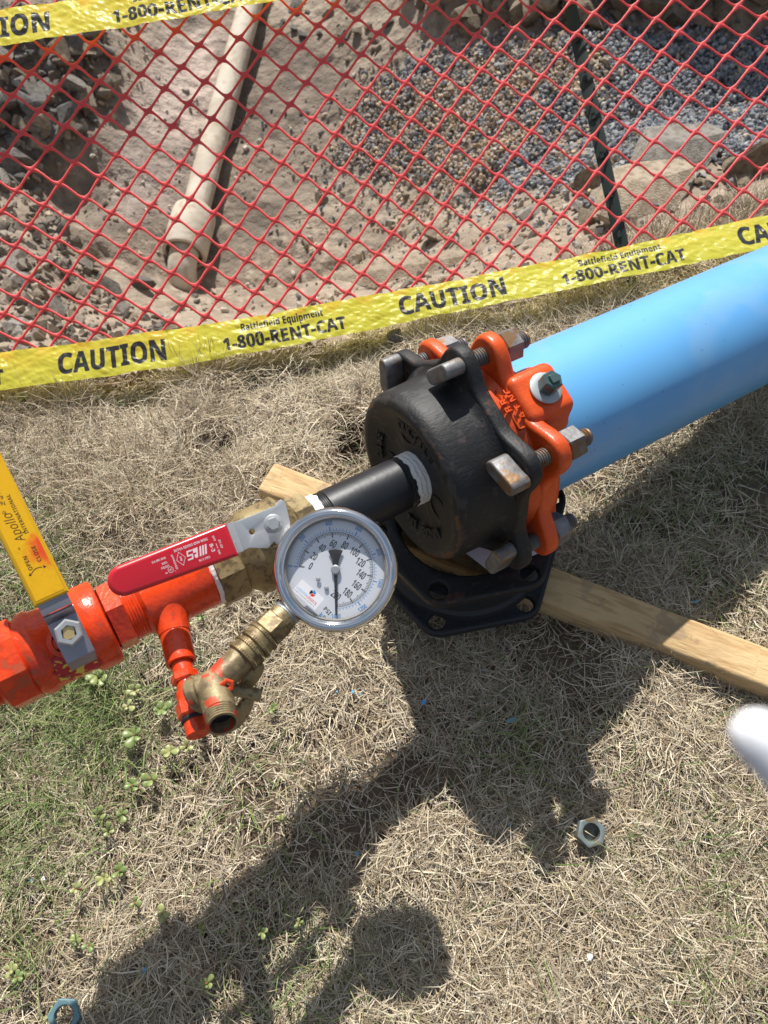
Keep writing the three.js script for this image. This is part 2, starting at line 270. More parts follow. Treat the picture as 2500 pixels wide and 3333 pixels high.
// ------------------------------------------------------------------ rocks, gravel, pebbles
function rockGeo(detail, cuts, sx, sy, sz) {
  let g = mergeVertices(new THREE.IcosahedronGeometry(1, detail).deleteAttribute('uv').deleteAttribute('normal'));
  const p = g.attributes.position, v = V(), planes = [], ox = rr(0, 99);
  for (let k = 0; k < cuts; k++) planes.push([V(rr(-1, 1), rr(-1, 1), rr(-1, 1)).normalize(), rr(0.28, 0.72)]);
  for (let i = 0; i < p.count; i++) {
    v.fromBufferAttribute(p, i);
    for (const [n, d] of planes) { const e = v.dot(n) - d; if (e > 0) v.addScaledVector(n, -e); }
    v.multiplyScalar(1 + 0.045 * fbm(v.x * 2 + ox, v.y * 2, v.z * 2, 3) + (detail > 3 ? 0.03 * fbm(v.x * 9 + ox, v.y * 9, v.z * 9, 2) : 0));
    p.setXYZ(i, v.x * sx, v.y * sy, v.z * sz);
  }
  return boxUV(creasedNormals(g.scale(100, 100, 100), 0.2).scale(0.01, 0.01, 0.01));
}
const rockShapes = []; for (let k = 0; k < 9; k++) rockShapes.push(rockGeo(4, 13, rr(1.0, 1.5), rr(0.7, 1.0), rr(0.9, 1.2)));
const slabShapes = []; for (let k = 0; k < 4; k++) slabShapes.push(rockGeo(6, 9, 1.5, 0.24, 0.8));
const rockMat = [[0.31, 0.285, 0.255], [0.2, 0.19, 0.18], [0.44, 0.37, 0.28], [0.36, 0.295, 0.22], [0.52, 0.485, 0.44], [0.24, 0.185, 0.13]].map((c) => std({ color: lin(...c), map: T.rock, bumpMap: T.rockBump, bumpScale: 0.004, roughness: 0.9 }));
function rock(px, py, wpx, label, group, o = {}) {
  const h = hit(px, py), d = h.clone().sub(camera.position), z = -d.dot(dirW(0, 0, -1)), R = wpx / 2 / FPX * z;
  const m = mesh('rock', pick(o.slab ? slabShapes : rockShapes), rockMat[o.tone ?? Math.floor(rnd() * 5)]);
  m.name = numbered(o.slab ? 'rock_slab' : 'rock').replace(/^rock_00(?=\D)/, 'rock_');
  m.scale.setScalar(R); m.scale.y *= o.h ?? 1; m.rotation.set(rr(-0.3, 0.3), o.turn ?? rr(0, 6.28), rr(-0.3, 0.3));
  if (o.slab) m.rotation.set(o.tilt ?? rr(-0.1, 0.1), o.turn ?? 0, rr(-0.1, 0.1));
  m.position.copy(h); m.position.y += R * (o.lift ?? 0.12);
  return tag(m, label, 'rock', group);
}
delete names.rock;
const inPx = (poly) => { let a = 1e9, b = 1e9, c = -1e9, d = -1e9; for (const [x, y] of poly) { a = Math.min(a, x); c = Math.max(c, x); b = Math.min(b, y); d = Math.max(d, y); } for (;;) { const x = rr(a, c), y = rr(b, d); if (inside(poly, x, y)) return [x, y]; } };
const toneWords = ['grey', 'dark grey', 'tan', 'brown', 'whitish', 'dark brown'];
function rocks(n, poly, a, b, label, group, o = {}) { for (let k = 0; k < n; k++) { const [x, y] = inPx(poly), f = rnd() ** 1.6, tone = pick(o.tones), size = f > 0.62 ? 'big ' : f < 0.16 ? 'small ' : 'middle sized '; rock(x, y, a * (b / a) ** f, label.replace('TONE', size + toneWords[tone]), size + toneWords[tone] + ' ' + group, { ...o, tone }); } }
rocks(165, [[-150, 110], [330, 100], [390, 250], [330, 400], [200, 480], [60, 620], [-150, 640]], 34, 128, 'angular TONE rock in the rubble heap left of the pit pipe', 'rocks of the rubble heap', { tones: [0, 0, 1, 1, 2, 3, 5], lift: 0.3 });
rocks(60, [[-100, 560], [120, 620], [200, 760], [300, 820], [380, 960], [620, 1010], [700, 1080], [300, 1130], [-100, 1200]], 30, 125, 'broken TONE rock strewn on the bank behind the lower tape', 'rocks on the near bank', { tones: [0, 2, 3, 4, 4] });
rocks(26, [[960, 600], [1300, 600], [1650, 680], [1750, 900], [1500, 930], [1200, 960], [1000, 980]], 18, 62, 'TONE stone half buried in the sandy bank', 'stones in the sandy bank', { tones: [2, 3, 0], lift: 0 });
rocks(60, [[1250, 40], [1500, 100], [1800, 90], [2200, 85], [2600, 120], [2700, -60], [1250, -90]], 60, 200, 'TONE stone in the far wall of the pit', 'stones of the far pit wall', { tones: [3, 5, 5, 3], lift: 0.3 });
rocks(20, [[900, 20], [1250, 60], [1300, 160], [1130, 230], [930, 170]], 20, 75, 'TONE clod beside the upper end of the pit pipe', 'clods near the pit pipe', { tones: [0, 1, 3] });
rocks(24, [[1650, 600], [2000, 620], [2450, 560], [2450, 640], [2050, 760], [1750, 760]], 45, 130, 'flat TONE rock on the pit edge below the gravel', 'flat rocks on the pit edge', { tones: [2, 3, 4], h: 0.7 });
rock(1300, 905, 380, 'long layered brown rock slab behind the middle of the lower tape', null, { slab: 1, tone: 3, turn: 0.12, lift: 0.05, tilt: 0.35 });
rock(2230, 520, 330, 'pale grey rock slab with a split end on the pit edge by the gravel', null, { slab: 1, tone: 0, turn: 0.15, lift: 0.25, tilt: 0.2 });
rock(2130, 640, 360, 'wide flat tan rock slab right of the green post', null, { slab: 1, tone: 2, turn: 0.2, lift: 0.2, tilt: 0.15 });
rock(1930, 600, 150, 'tan boulder lying directly behind the green post', null, { tone: 3, lift: 0.3 });
rock(1430, 775, 150, 'blocky brown rock set in the sandy bank', null, { tone: 3, lift: 0.1, h: 0.8 });
rock(298, 860, 95, 'yellowish tilted block of stone left of the pit pipe socket', null, { tone: 2, lift: 0.5 });
rock(475, 945, 105, 'dark grey rounded boulder below the pit pipe socket', null, { tone: 1, lift: 0.4 });
rock(212, 760, 75, 'pale square stone lying alone on the mud', null, { tone: 0, lift: 0.4 });
rock(60, 1080, 105, 'whitish rock above the left end of the lower tape', null, { tone: 4, lift: 0.3 });
rock(2420, 560, 200, 'brown rock at the end of the pale split slab', null, { tone: 5, lift: 0.3 });
rock(1300, 1125, 90, 'grey rock peeking from under the lower tape', null, { tone: 0, lift: 0.3 });

function scatter(name, n, shapes, mat, place, cols, label, category) {      // uncountable: instanced
  const root = new THREE.Group(); root.name = name; scene.add(root); tag(root, label, category, null, 'stuff');
  const lists = shapes.map(() => []);
  for (let k = 0; k < n; k++) { const m = place(); if (m) lists[Math.floor(rnd() * shapes.length)].push(m); }
  lists.forEach((l, s) => {
    const im = new THREE.InstancedMesh(shapes[s], mat, l.length); im.name = name.replace(/s$/, '') + '_scatter';
    l.forEach((m, i) => { im.setMatrixAt(i, m.mat ?? m); const c = m.col ?? pick(cols), b = rr(0.75, 1.2); im.setColorAt(i, lin(c[0] * b, c[1] * b, c[2] * b)); });
    im.userData.kind = 'stuff'; root.add(im); im.castShadow = im.receiveShadow = true;
  });
  return root;
}
const mat4 = (p, rx, ry, rz, sx, sy, sz) => new THREE.Matrix4().compose(p, new THREE.Quaternion().setFromEuler(new THREE.Euler(rx, ry, rz)), V(sx, sy ?? sx, sz ?? sx));
const pebbles = []; for (let k = 0; k < 7; k++) pebbles.push(rockGeo(1, 7, rr(0.8, 1.2), rr(0.5, 0.75), rr(0.65, 1)));
{
  const xs = gravelPoly.map((p) => p[0]), fs = gravelPoly.map((p) => p[1]), x0 = Math.min(...xs), x1 = Math.max(...xs), f0 = Math.min(...fs), f1 = Math.max(...fs);
  scatter('gravel', 66000, pebbles, std({ color: 0xffffff, roughness: 0.8 }), () => {
    const x = rr(x0 - 0.3, x1), F = rr(f0 - 0.25, f1 + 0.1); if (!inside(gravelPoly, x, F) && rnd() > 0.3) return null; if (F < edgeF(x) + 0.25) return null; const loose = rnd() < 0.25 ? 0.5 : 0.14; if (!inside(gravelPoly, x + rr(-loose, loose), F + rr(-loose, loose))) return null;
    const s = 0.0085 * (1 + 0.9 * rnd() ** 3), tan = sstep(0.08, 0.28, fbm(x * 1.7, F * 1.7, 33, 3) + 0.04);
    const c = rnd() < 0.08 + 0.62 * tan ? pick([[0.42, 0.33, 0.24], [0.36, 0.31, 0.26], [0.5, 0.36, 0.24]]) : pick([[0.19, 0.203, 0.225], [0.125, 0.134, 0.152], [0.26, 0.27, 0.285], [0.35, 0.35, 0.35]]);
    return { mat: mat4(V(x, groundY(x, F) + rr(0, 0.018), -F), rr(0, 6), rr(0, 6), rr(0, 6), s), col: c };
  }, [], 'blue grey and tan crushed gravel on the pit floor', 'gravel');
  scatter('pebbles', 17000, pebbles, std({ color: 0xffffff, roughness: 0.9 }), () => {
    const x = rr(-1.6, 1.8), F = rr(0.9, 4); if (F < edgeF(x)) return null; const q = fbm(x * 2.5, F * 2.5, 44, 3); if (q + (inside(mudPoly, x, F) ? -0.22 : 0.06) < rr(-0.25, 0.3)) return null;
    const s = 0.0024 * (1 + 8 * rnd() ** 6);
    return mat4(V(x, groundY(x, F) + s * 0.2, -F), rr(0, 6), rr(0, 6), rr(0, 6), s);
  }, [[0.4, 0.31, 0.22], [0.32, 0.25, 0.18], [0.22, 0.19, 0.16], [0.5, 0.44, 0.36]], 'crumbs of dirt and small stones scattered over the pit', 'pebbles');
}

{
  const heap = pxPoly([[-150, 110], [340, 90], [400, 250], [350, 420], [210, 520], [150, 640], [330, 900], [640, 1060], [300, 1130], [-150, 1200]]), X = heap.map((p) => p[0]), Y = heap.map((p) => p[1]);
  scatter('rubble', 3400, rockShapes.slice(0, 5), std({ color: 0xffffff, roughness: 0.92, map: T.rock }), () => { const x = rr(Math.min(...X), Math.max(...X)), F = rr(Math.min(...Y), Math.max(...Y)); if (!inside(heap, x, F)) return null; const s = 0.008 + 0.026 * rnd() ** 3.5; return mat4(V(x, groundY(x, F) + s * 0.15, -F), rr(0, 6), rr(0, 6), rr(0, 6), s); }, [[0.28, 0.24, 0.2], [0.34, 0.28, 0.21], [0.2, 0.175, 0.15], [0.4, 0.35, 0.29]], 'small broken stones filling the rubble heap and near bank', 'rubble');
}
// ------------------------------------------------------------------ drain pipe in the pit
{
  const a = hit(640, 800), b = hit(842, 20); const dir = b.clone().sub(a).normalize();
  const o = a.clone(); o.y += 0.075;
  const g0 = base('drain_pipe', V(a.x, a.y, a.z)); tag(g0, 'dusty cream plastic drain pipe with a wide socket lying in the pit', 'pipe');
  const L = b.distanceTo(a) + 0.9;
  mesh('pipe_run', at(lathe([[0.05, 0.0], [0.05, 0.05], [L, 0.05], [L, 0.044], [0.06, 0.044]], o, dir, 40), a), M.oldpipe, g0);
  mesh('socket', at(lathe([[-0.095, 0.05], [-0.095, 0.064], [-0.12, 0.066], [-0.12, 0.077], [-0.113, 0.08], [0.05, 0.08], [0.066, 0.077], [0.085, 0.06], [0.09, 0.05], [0.06, 0.05], [0.04, 0.068], [-0.12, 0.062]], o, dir, 44), a), M.oldpipe, g0);
  const e = o.clone().addScaledVector(dir, -0.12);
  mesh('stub', at(boxUV(tube([o.clone(), e.clone(), e.clone().addScaledVector(dir, -0.06).add(V(0, -0.02, 0)), e.clone().addScaledVector(dir, -0.1).add(V(0, -0.12, 0))], 0.051, 24, 24)), a), M.oldpipe, g0);
}

// ------------------------------------------------------------------ fence net, post, tapes
// the net sags between its posts: one plane on the left, one leaning further back on the right, joined smoothly (lens axes)
const NETL = [0.06, 0.11, -0.992, -1.362], NETR = [-0.1195, -0.0732, -0.9901, -1.3436];
const fenceZ = (px, py) => { const rx = (px - 1250) / FPX, ry = (py - 1667) / FPX, f = (n) => (n[0] * rx + n[1] * ry + n[2]) / n[3], w = sstep(500, 2150, px); return 1 / lerp(f(NETL), f(NETR), w); };
const netPoint = (px, py) => P(px, py, fenceZ(px, py));
const netNormal = (px, py) => { const c = netPoint(px, py), n = netPoint(px + 20, py).sub(c).cross(netPoint(px, py - 20).sub(c)).normalize(); return n; };
const onFence = (px, py, off = 0) => { const p = netPoint(px, py); return off ? p.addScaledVector(netNormal(px, py), off) : p; };
const fenceN = netNormal(1250, 700);
{
  const cx = [1113.7, 595.1, 57.2, 0.6, 869.2, -18.2, -62.0, -60.4, 193.8, -25.1], cy = [555.7, -844.9, -46.7, 105.6, 561.6, 64.6, -172.1, -44.7, 77.3, -25.0];
  const Hm = [[0.0246014, 0.0168024, -0.3892764], [0.0130474, -0.020924, -0.4650522], [0.0037024, -0.0035313, 0.7941464]];
  const homo = (i, j) => { const q = Hm.map((r) => r[0] * i + r[1] * j + r[2]); return [1250 + FPX * q[0] / q[2], 1667 + FPX * q[1] / q[2]]; };
  const cubic = (i, j) => { const a = (i - 12) / 12, b = (j - 3) / 12; let x = 0, y = 0, k = 0; for (let m = 0; m <= 3; m++) for (let n = 0; n <= 3 - m; n++, k++) { const t = a ** m * b ** n; x += cx[k] * t; y += cy[k] * t; } return [x, y]; };
  const inBox = ([x, y]) => x > -40 && x < 2540 && y > -30 && y < 1180;
  const node = (i, j) => { const h = homo(i, j); if (inBox(h)) return cubic(i, j); let s = 1, c; do { s -= 0.02; c = [12 + (i - 12) * s, 3 + (j - 3) * s]; } while (!inBox(homo(...c)) && s > 0); const r = cubic(...c), q = homo(...c); return [h[0] + r[0] - q[0], h[1] + r[1] - q[1]]; };
  const tapeY = (x) => 1225 - 0.182 * x;
  const grid = {}, key = (i, j) => i + ',' + j;
  for (let i = -16; i < 48; i++) for (let j = -26; j < 40; j++) { const n = node(i, j); if (n[0] > -420 && n[0] < 2920 && n[1] > -480 && n[1] < tapeY(n[0]) + 20) grid[key(i, j)] = onFence(n[0], n[1], 0.006 * fbm(i * 0.3, j * 0.3, 3, 2)); }
  const pos = [], nor = [], idx = [], N = fenceN;
  const sweep = (p0, p1, t0, t1) => {
    const S = 9, R = 6, len = p0.distanceTo(p1), b0 = pos.length / 3;
    for (let s = 0; s <= S; s++) {
      const t = s / S, t2 = t * t, t3 = t2 * t;
      const p = p0.clone().multiplyScalar(2 * t3 - 3 * t2 + 1).addScaledVector(t0, t3 - 2 * t2 + t).addScaledVector(p1, -2 * t3 + 3 * t2).addScaledVector(t1, t3 - t2);
      const d = p0.clone().multiplyScalar(6 * t2 - 6 * t).addScaledVector(t0, 3 * t2 - 4 * t + 1).addScaledVector(p1, -6 * t2 + 6 * t).addScaledVector(t1, 3 * t2 - 2 * t).normalize();
      const side = d.clone().cross(N).normalize(), e = Math.min(t, 1 - t) * len, w = 0.0021 + 0.0028 * Math.exp(-((e / 0.0065) ** 2)), th = 0.0016 + 0.0006 * Math.exp(-((e / 0.0065) ** 2));
      for (let k = 0; k < R; k++) { const a = k / R * Math.PI * 2, c = Math.cos(a), q = Math.sin(a); const v = side.clone().multiplyScalar(c * w).addScaledVector(N, q * th), n = side.clone().multiplyScalar(c / w).addScaledVector(N, q / th).normalize(); pos.push(p.x + v.x, p.y + v.y, p.z + v.z); nor.push(n.x, n.y, n.z); }
    }
    for (let s = 0; s < S; s++) for (let k = 0; k < R; k++) { const a = b0 + s * R + k, b = b0 + s * R + (k + 1) % R; idx.push(a, a + R, b, b, a + R, b + R); }
  };
  for (const k of Object.keys(grid)) {
    const [i, j] = k.split(',').map(Number), p = grid[k], a = grid[key(i + 1, j)], b = grid[key(i, j + 1)];
    const tanA = (i, j) => { const c = grid[key(i, j)], n = grid[key(i + 1, j)] ?? null, m = grid[key(i - 1, j)] ?? null, u = grid[key(i, j + 1)] ?? null, l = grid[key(i, j - 1)] ?? null; const ta = n ? n.clone().sub(c) : c.clone().sub(m), tb = u ? u.clone().sub(c) : l ? c.clone().sub(l) : V(0, 0, 0); return ta.multiplyScalar(0.85).addScaledVector(tb, 0.42); };
    const tanB = (i, j) => { const c = grid[key(i, j)], n = grid[key(i, j + 1)], m = grid[key(i, j - 1)], s = grid[key(i + 1, j)]; const tb = n ? n.clone().sub(c) : c.clone().sub(m), ta = s ? s.clone().sub(c) : V(0, 0, 0); return tb.multiplyScalar(0.92).addScaledVector(ta, 0.12); };
    if (a) sweep(p, a, tanA(i, j), tanA(i + 1, j));
    if (b) sweep(p, b, tanB(i, j), tanB(i, j + 1));
  }
  const g = new THREE.BufferGeometry(); g.setAttribute('position', new THREE.Float32BufferAttribute(pos, 3)); g.setAttribute('normal', new THREE.Float32BufferAttribute(nor, 3)); g.setIndex(idx);
  const bp = onFence(1250, 1080); const root = base('barrier_net', bp);
  tag(root, 'red plastic diamond mesh barrier netting stretched along the pit edge', 'netting');
  mesh('netting', at(g, bp), M.net, root);
}
{ // steel post
  const foot = onFence(2085, 1010, -0.03), top = onFence(1868, -20, -0.03), d = top.clone().sub(foot).normalize(), root = base('fence_post', V(foot.x, groundY(foot.x, -foot.z) - 0.02, foot.z)), bp = root.position;
  tag(root, 'dark green steel tee post standing behind the red netting', 'post');
  const L = foot.distanceTo(top) + 0.35, right = dirW(1, 0, 0), m = (o) => frameY(foot.clone().addScaledVector(d, L / 2 - 0.12), d, right.clone().addScaledVector(fenceN, o));
  const box = (w, t, x, y, mm) => { const g = new RoundedBoxGeometry(w, L, t, 2, 0.0012); g.translate(x, 0, y); g.applyMatrix4(mm); return boxUV(toCreasedNormals(g, 0.5)); };
  const mm = m(0.75);
  mesh('flange', at(box(0.024, 0.0035, 0, 0, mm), bp), M.post, root);
  mesh('web', at(box(0.0035, 0.028, 0, -0.0155, mm), bp), M.post, root);
  for (let k = 0; k < 13; k++) { const g = new RoundedBoxGeometry(0.007, 0.012, 0.003, 2, 0.001); g.translate(0, -L / 2 + 0.12 + k * 0.075, 0.004); g.applyMatrix4(mm); mesh('stud', at(boxUV(g), bp), M.post, root); }
}
{ // caution tapes
  const tapeTex = canvasTex(2048, 256, (c, w, h) => {
    c.fillStyle = '#f7f23c'; c.fillRect(0, 0, w, h); c.fillStyle = '#0e0e12'; c.textAlign = 'center'; c.textBaseline = 'middle';
    const put = (s, x, y, px, width) => { c.font = `bold ${px}px sans-serif`; c.save(); c.translate(x, y); c.scale(width / c.measureText(s).width, 1); c.lineWidth = px * 0.035; c.strokeStyle = '#0e0e12'; c.strokeText(s, 0, 0); c.fillText(s, 0, 0); c.restore(); };
    put('CAUTION', 512, 132, 196, 660); put('1-800-RENT-CAT', 1536, 170, 128, 740); put('Battlefield Equipment', 1536, 66, 72, 500);
  });
  tapeTex.wrapS = THREE.RepeatWrapping; tapeTex.wrapT = THREE.ClampToEdgeWrapping;
  const m = phy({ map: tapeTex, roughness: 1, transmission: 0.62, thickness: 0, clearcoat: 0.45, clearcoatRoughness: 0.28, side: THREE.DoubleSide });
  const tape = (label, line, wid, uOf, zoff, seedz) => {
    const nu = 760, nv = 22, pos = [], uv = [], idx = [], x0 = line[0][0], x1 = line[line.length - 1][0];
    const cv = new THREE.CatmullRomCurve3(line.map(([x, y]) => V(x, y, 0)));
    for (let a = 0; a <= nu; a++) {
      const q = cv.getPoint(a / nu), c = onFence(q.x, q.y, zoff), tg = cv.getTangent(a / nu), c2 = onFence(q.x + tg.x * 10, q.y + tg.y * 10, zoff), tdir = c2.sub(c).normalize(), n0 = netNormal(q.x, q.y), u0 = n0.clone().cross(tdir).normalize(), nl = n0.clone().multiplyScalar(Math.cos(0.4)).addScaledVector(u0, Math.sin(0.4)), up = u0.clone().multiplyScalar(Math.cos(0.4)).addScaledVector(n0, -Math.sin(0.4));
      for (let b = 0; b <= nv; b++) {
        const v = b / nv - 0.5, s = q.x * 0.00058, w = 0.004 * fbm(s * 18, v * 2, seedz, 2) + 0.0033 * Math.abs(fbm(s * 60 + v * 9, v * 5 - s * 30, seedz + 3, 2)) - 0.0036 * Math.abs(fbm(s * 34 - v * 7, v * 4, seedz + 4, 2)) + 0.0003 * fbm(s * 90, v * 14, seedz + 6, 2);
        const p = c.clone().addScaledVector(up, v * wid * (1 + 0.06 * fbm(s * 6, 0, seedz, 2)) + 0.0015 * fbm(s * 20, v, seedz + 5, 2))  .addScaledVector(nl, w);
        pos.push(p.x, p.y, p.z); uv.push(uOf(q.x), b / nv);
      }
    }
    for (let a = 0; a < nu; a++) for (let b = 0; b < nv; b++) { const i = a * (nv + 1) + b; idx.push(i, i + nv + 1, i + 1, i + 1, i + nv + 1, i + nv + 2); }
    const g = new THREE.BufferGeometry(); g.setAttribute('position', new THREE.Float32BufferAttribute(pos, 3)); g.setAttribute('uv', new THREE.Float32BufferAttribute(uv, 2)); g.setIndex(idx); g.computeVertexNormals();
    return tag(mesh('caution_tape', g, m), label, 'tape');
  };
  tape('wrinkled yellow caution tape along the foot of the red netting', [[-420, 1270], [0, 1213], [375, 1164], [925, 1075], [1465, 975], [2030, 865], [2500, 765], [2920, 680]], 0.069, (x) => 0.25 + (x - 375) / 1095, 0.018, 2);
  tape('yellow caution tape tied across the upper part of the red netting', [[-420, 190], [0, 112], [300, 66], [700, 0], [1200, -88], [2000, -230], [2900, -380]], 0.071, (x) => 0.25 + (x + 15) / 1210, 0.018, 9);
}

// ------------------------------------------------------------------ timber board and iron sleeve under the pipe
const boardTop = 0.046;
{
  const a = G(889, 1500, boardTop), b = G(2500, 2099, boardTop), c = G(836, 1599, boardTop), e = G(2500, 2250, boardTop);
  const mid0 = a.clone().add(c).multiplyScalar(0.5), mid1 = b.clone().add(e).multiplyScalar(0.5), dir = mid1.clone().sub(mid0).normalize(), w = (a.distanceTo(c) * 0.95 + b.distanceTo(e) * 0.93) / 2 * 0.97;
  const L = mid0.distanceTo(mid1) + 0.7, bp = V(mid0.x, 0, mid0.z).addScaledVector(dir, L / 2);
  const g = new RoundedBoxGeometry(L, boardTop, w, 4, 0.006, );
  const p = g.attributes.position; for (let i = 0; i < p.count; i++) { const x = p.getX(i); p.setY(i, p.getY(i) + 0.0015 * fbm(x * 9, p.getZ(i) * 30, 4, 2)); p.setZ(i, p.getZ(i) + 0.002 * fbm(x * 7, 3, 4, 2)); }
  const n = boxUV(toCreasedNormals(g, 0.6)); n.translate(0, boardTop / 2, 0);
  const o = mesh('timber_board', n, M.wood); o.position.copy(bp); o.rotation.y = Math.atan2(-dir.z, dir.x);
  tag(o, 'weathered yellow timber board lying on the grass under the black fittings', 'board');
}
const polar = (r0, lift, wide, pow, n, phi, N = 240) => { const s = []; for (let k = 0; k < N; k++) { const th = k / N * Math.PI * 2, u = ((th - phi) / (Math.PI * 2 / n) % 1 + 1) % 1, dl = Math.min(u, 1 - u) * Math.PI * 2 / n, r = r0 + lift * Math.exp(-((dl / wide) ** pow)); s.push([r * Math.cos(th), r * Math.sin(th)]); } return poly(s); };
const hexShape = (R, round, phi) => { const s = new THREE.Shape(), pt = (k) => [R * Math.cos(phi + k * Math.PI / 3), R * Math.sin(phi + k * Math.PI / 3)]; for (let k = 0; k <= 6; k++) { const a = pt(k), b = pt(k - 1), c = pt(k + 1), l = round / R; const p0 = [lerp(a[0], b[0], l), lerp(a[1], b[1], l)], p1 = [lerp(a[0], c[0], l), lerp(a[1], c[1], l)]; if (k === 0) s.moveTo(...p1); else { s.lineTo(...p0); s.quadraticCurveTo(a[0], a[1], p1[0], p1[1]); } } return s; };
{
  const c = V(0.103, 0, -0.4795), bp = V(0.103, boardTop, -0.4795), root = base('pipe_sleeve', bp), UP = V(0, 1, 0), ph = -0.094;
  tag(root, 'black cast iron sleeve with hexagonal flanges standing on the timber board under the end cap', 'pipe fitting');
  const fl = (y, th, R) => { const s = hexShape(R, 0.02, -ph); s.holes.push(hole(0, 0, 0.088)); for (let k = 0; k < 6; k++) s.holes.push(hole(0.118 * R / 0.142 * Math.cos(-ph + k * Math.PI / 3), 0.118 * R / 0.142 * Math.sin(-ph + k * Math.PI / 3), 0.0115)); return slab(s, th, 0.003, frameZ(V(c.x, y, c.z), UP, V(1, 0, 0)), 3); };
  mesh('bottom_flange', at(fl(boardTop + 0.001, 0.014, 0.142), bp), M.ironDark, root);
  mesh('top_flange', at(fl(0.132, 0.015, 0.136), bp), M.iron, root);
  mesh('barrel', at(lathe([[boardTop + 0.015, 0.09], [boardTop + 0.015, 0.113], [boardTop + 0.026, 0.111], [boardTop + 0.03, 0.106], [0.1, 0.101], [0.118, 0.104], [0.132, 0.112], [0.132, 0.09], [boardTop + 0.015, 0.089]], V(c.x, 0, c.z), UP, 64), bp), M.ironDark, root);
}
{ // paper sheet caught between cap and sleeve
  const q = [[1515, 1800], [1602, 1872], [1650, 1845], [1798, 1783], [1775, 1700], [1600, 1690]].map(([x, y]) => G(x, y, 0.1515));
  const pos = [], idx = []; const cen = q.reduce((s, p) => s.add(p), V(0, 0, 0)).multiplyScalar(1 / q.length); pos.push(cen.x, cen.y, cen.z); q.forEach((p, k) => pos.push(p.x, p.y + (k === 1 ? 0.004 : 0.0008), p.z)); for (let k = 0; k < 6; k++) idx.push(0, 1 + k, 1 + (k + 1) % 6);
  const top = new THREE.BufferGeometry(); top.setAttribute('position', new THREE.Float32BufferAttribute(pos, 3)); top.setIndex(idx); top.computeVertexNormals();
  const low = top.clone(); low.translate(0, -0.0006, 0);
  tag(mesh('paper_sheet', boxUV(mergeGeometries([top, low])), M.paper), 'white paper sheet pinched between the black end cap and the iron sleeve', 'paper');
}

// ------------------------------------------------------------------ the pipe test assembly
const A0 = P(428, 1983, 0.75), B0 = P(2500, 1020, 1.075), D = B0.clone().sub(A0).normalize();
const UPA = V(0, 1, 0).addScaledVector(D, -D.y).normalize(), SIDE = UPA.clone().cross(D);
const AX = (t, x = 0, y = 0) => A0.clone().addScaledVector(D, t).addScaledVector(SIDE, x).addScaledVector(UPA, y);
const camV = (t) => { const v = camera.position.clone().sub(AX(t)); return v.addScaledVector(D, -v.dot(D)).normalize(); };
const PHI = rad(17), BC = 0.1255;
const capFoot = AX(0.38); const ABASE = V(capFoot.x, 0, capFoot.z);
const asm = base('pipe_test_assembly', ABASE);
tag(asm, 'pressure test assembly of blue pipe, black end cap, brass valve, red valve and round gauge', 'pipe assembly');
const part = (name, g, m, parent = asm, label) => mesh(name, at(g, ABASE), m, parent, label);
const font = await new FontLoader().loadAsync('fonts/droid/droid_sans_bold.typeface.json');

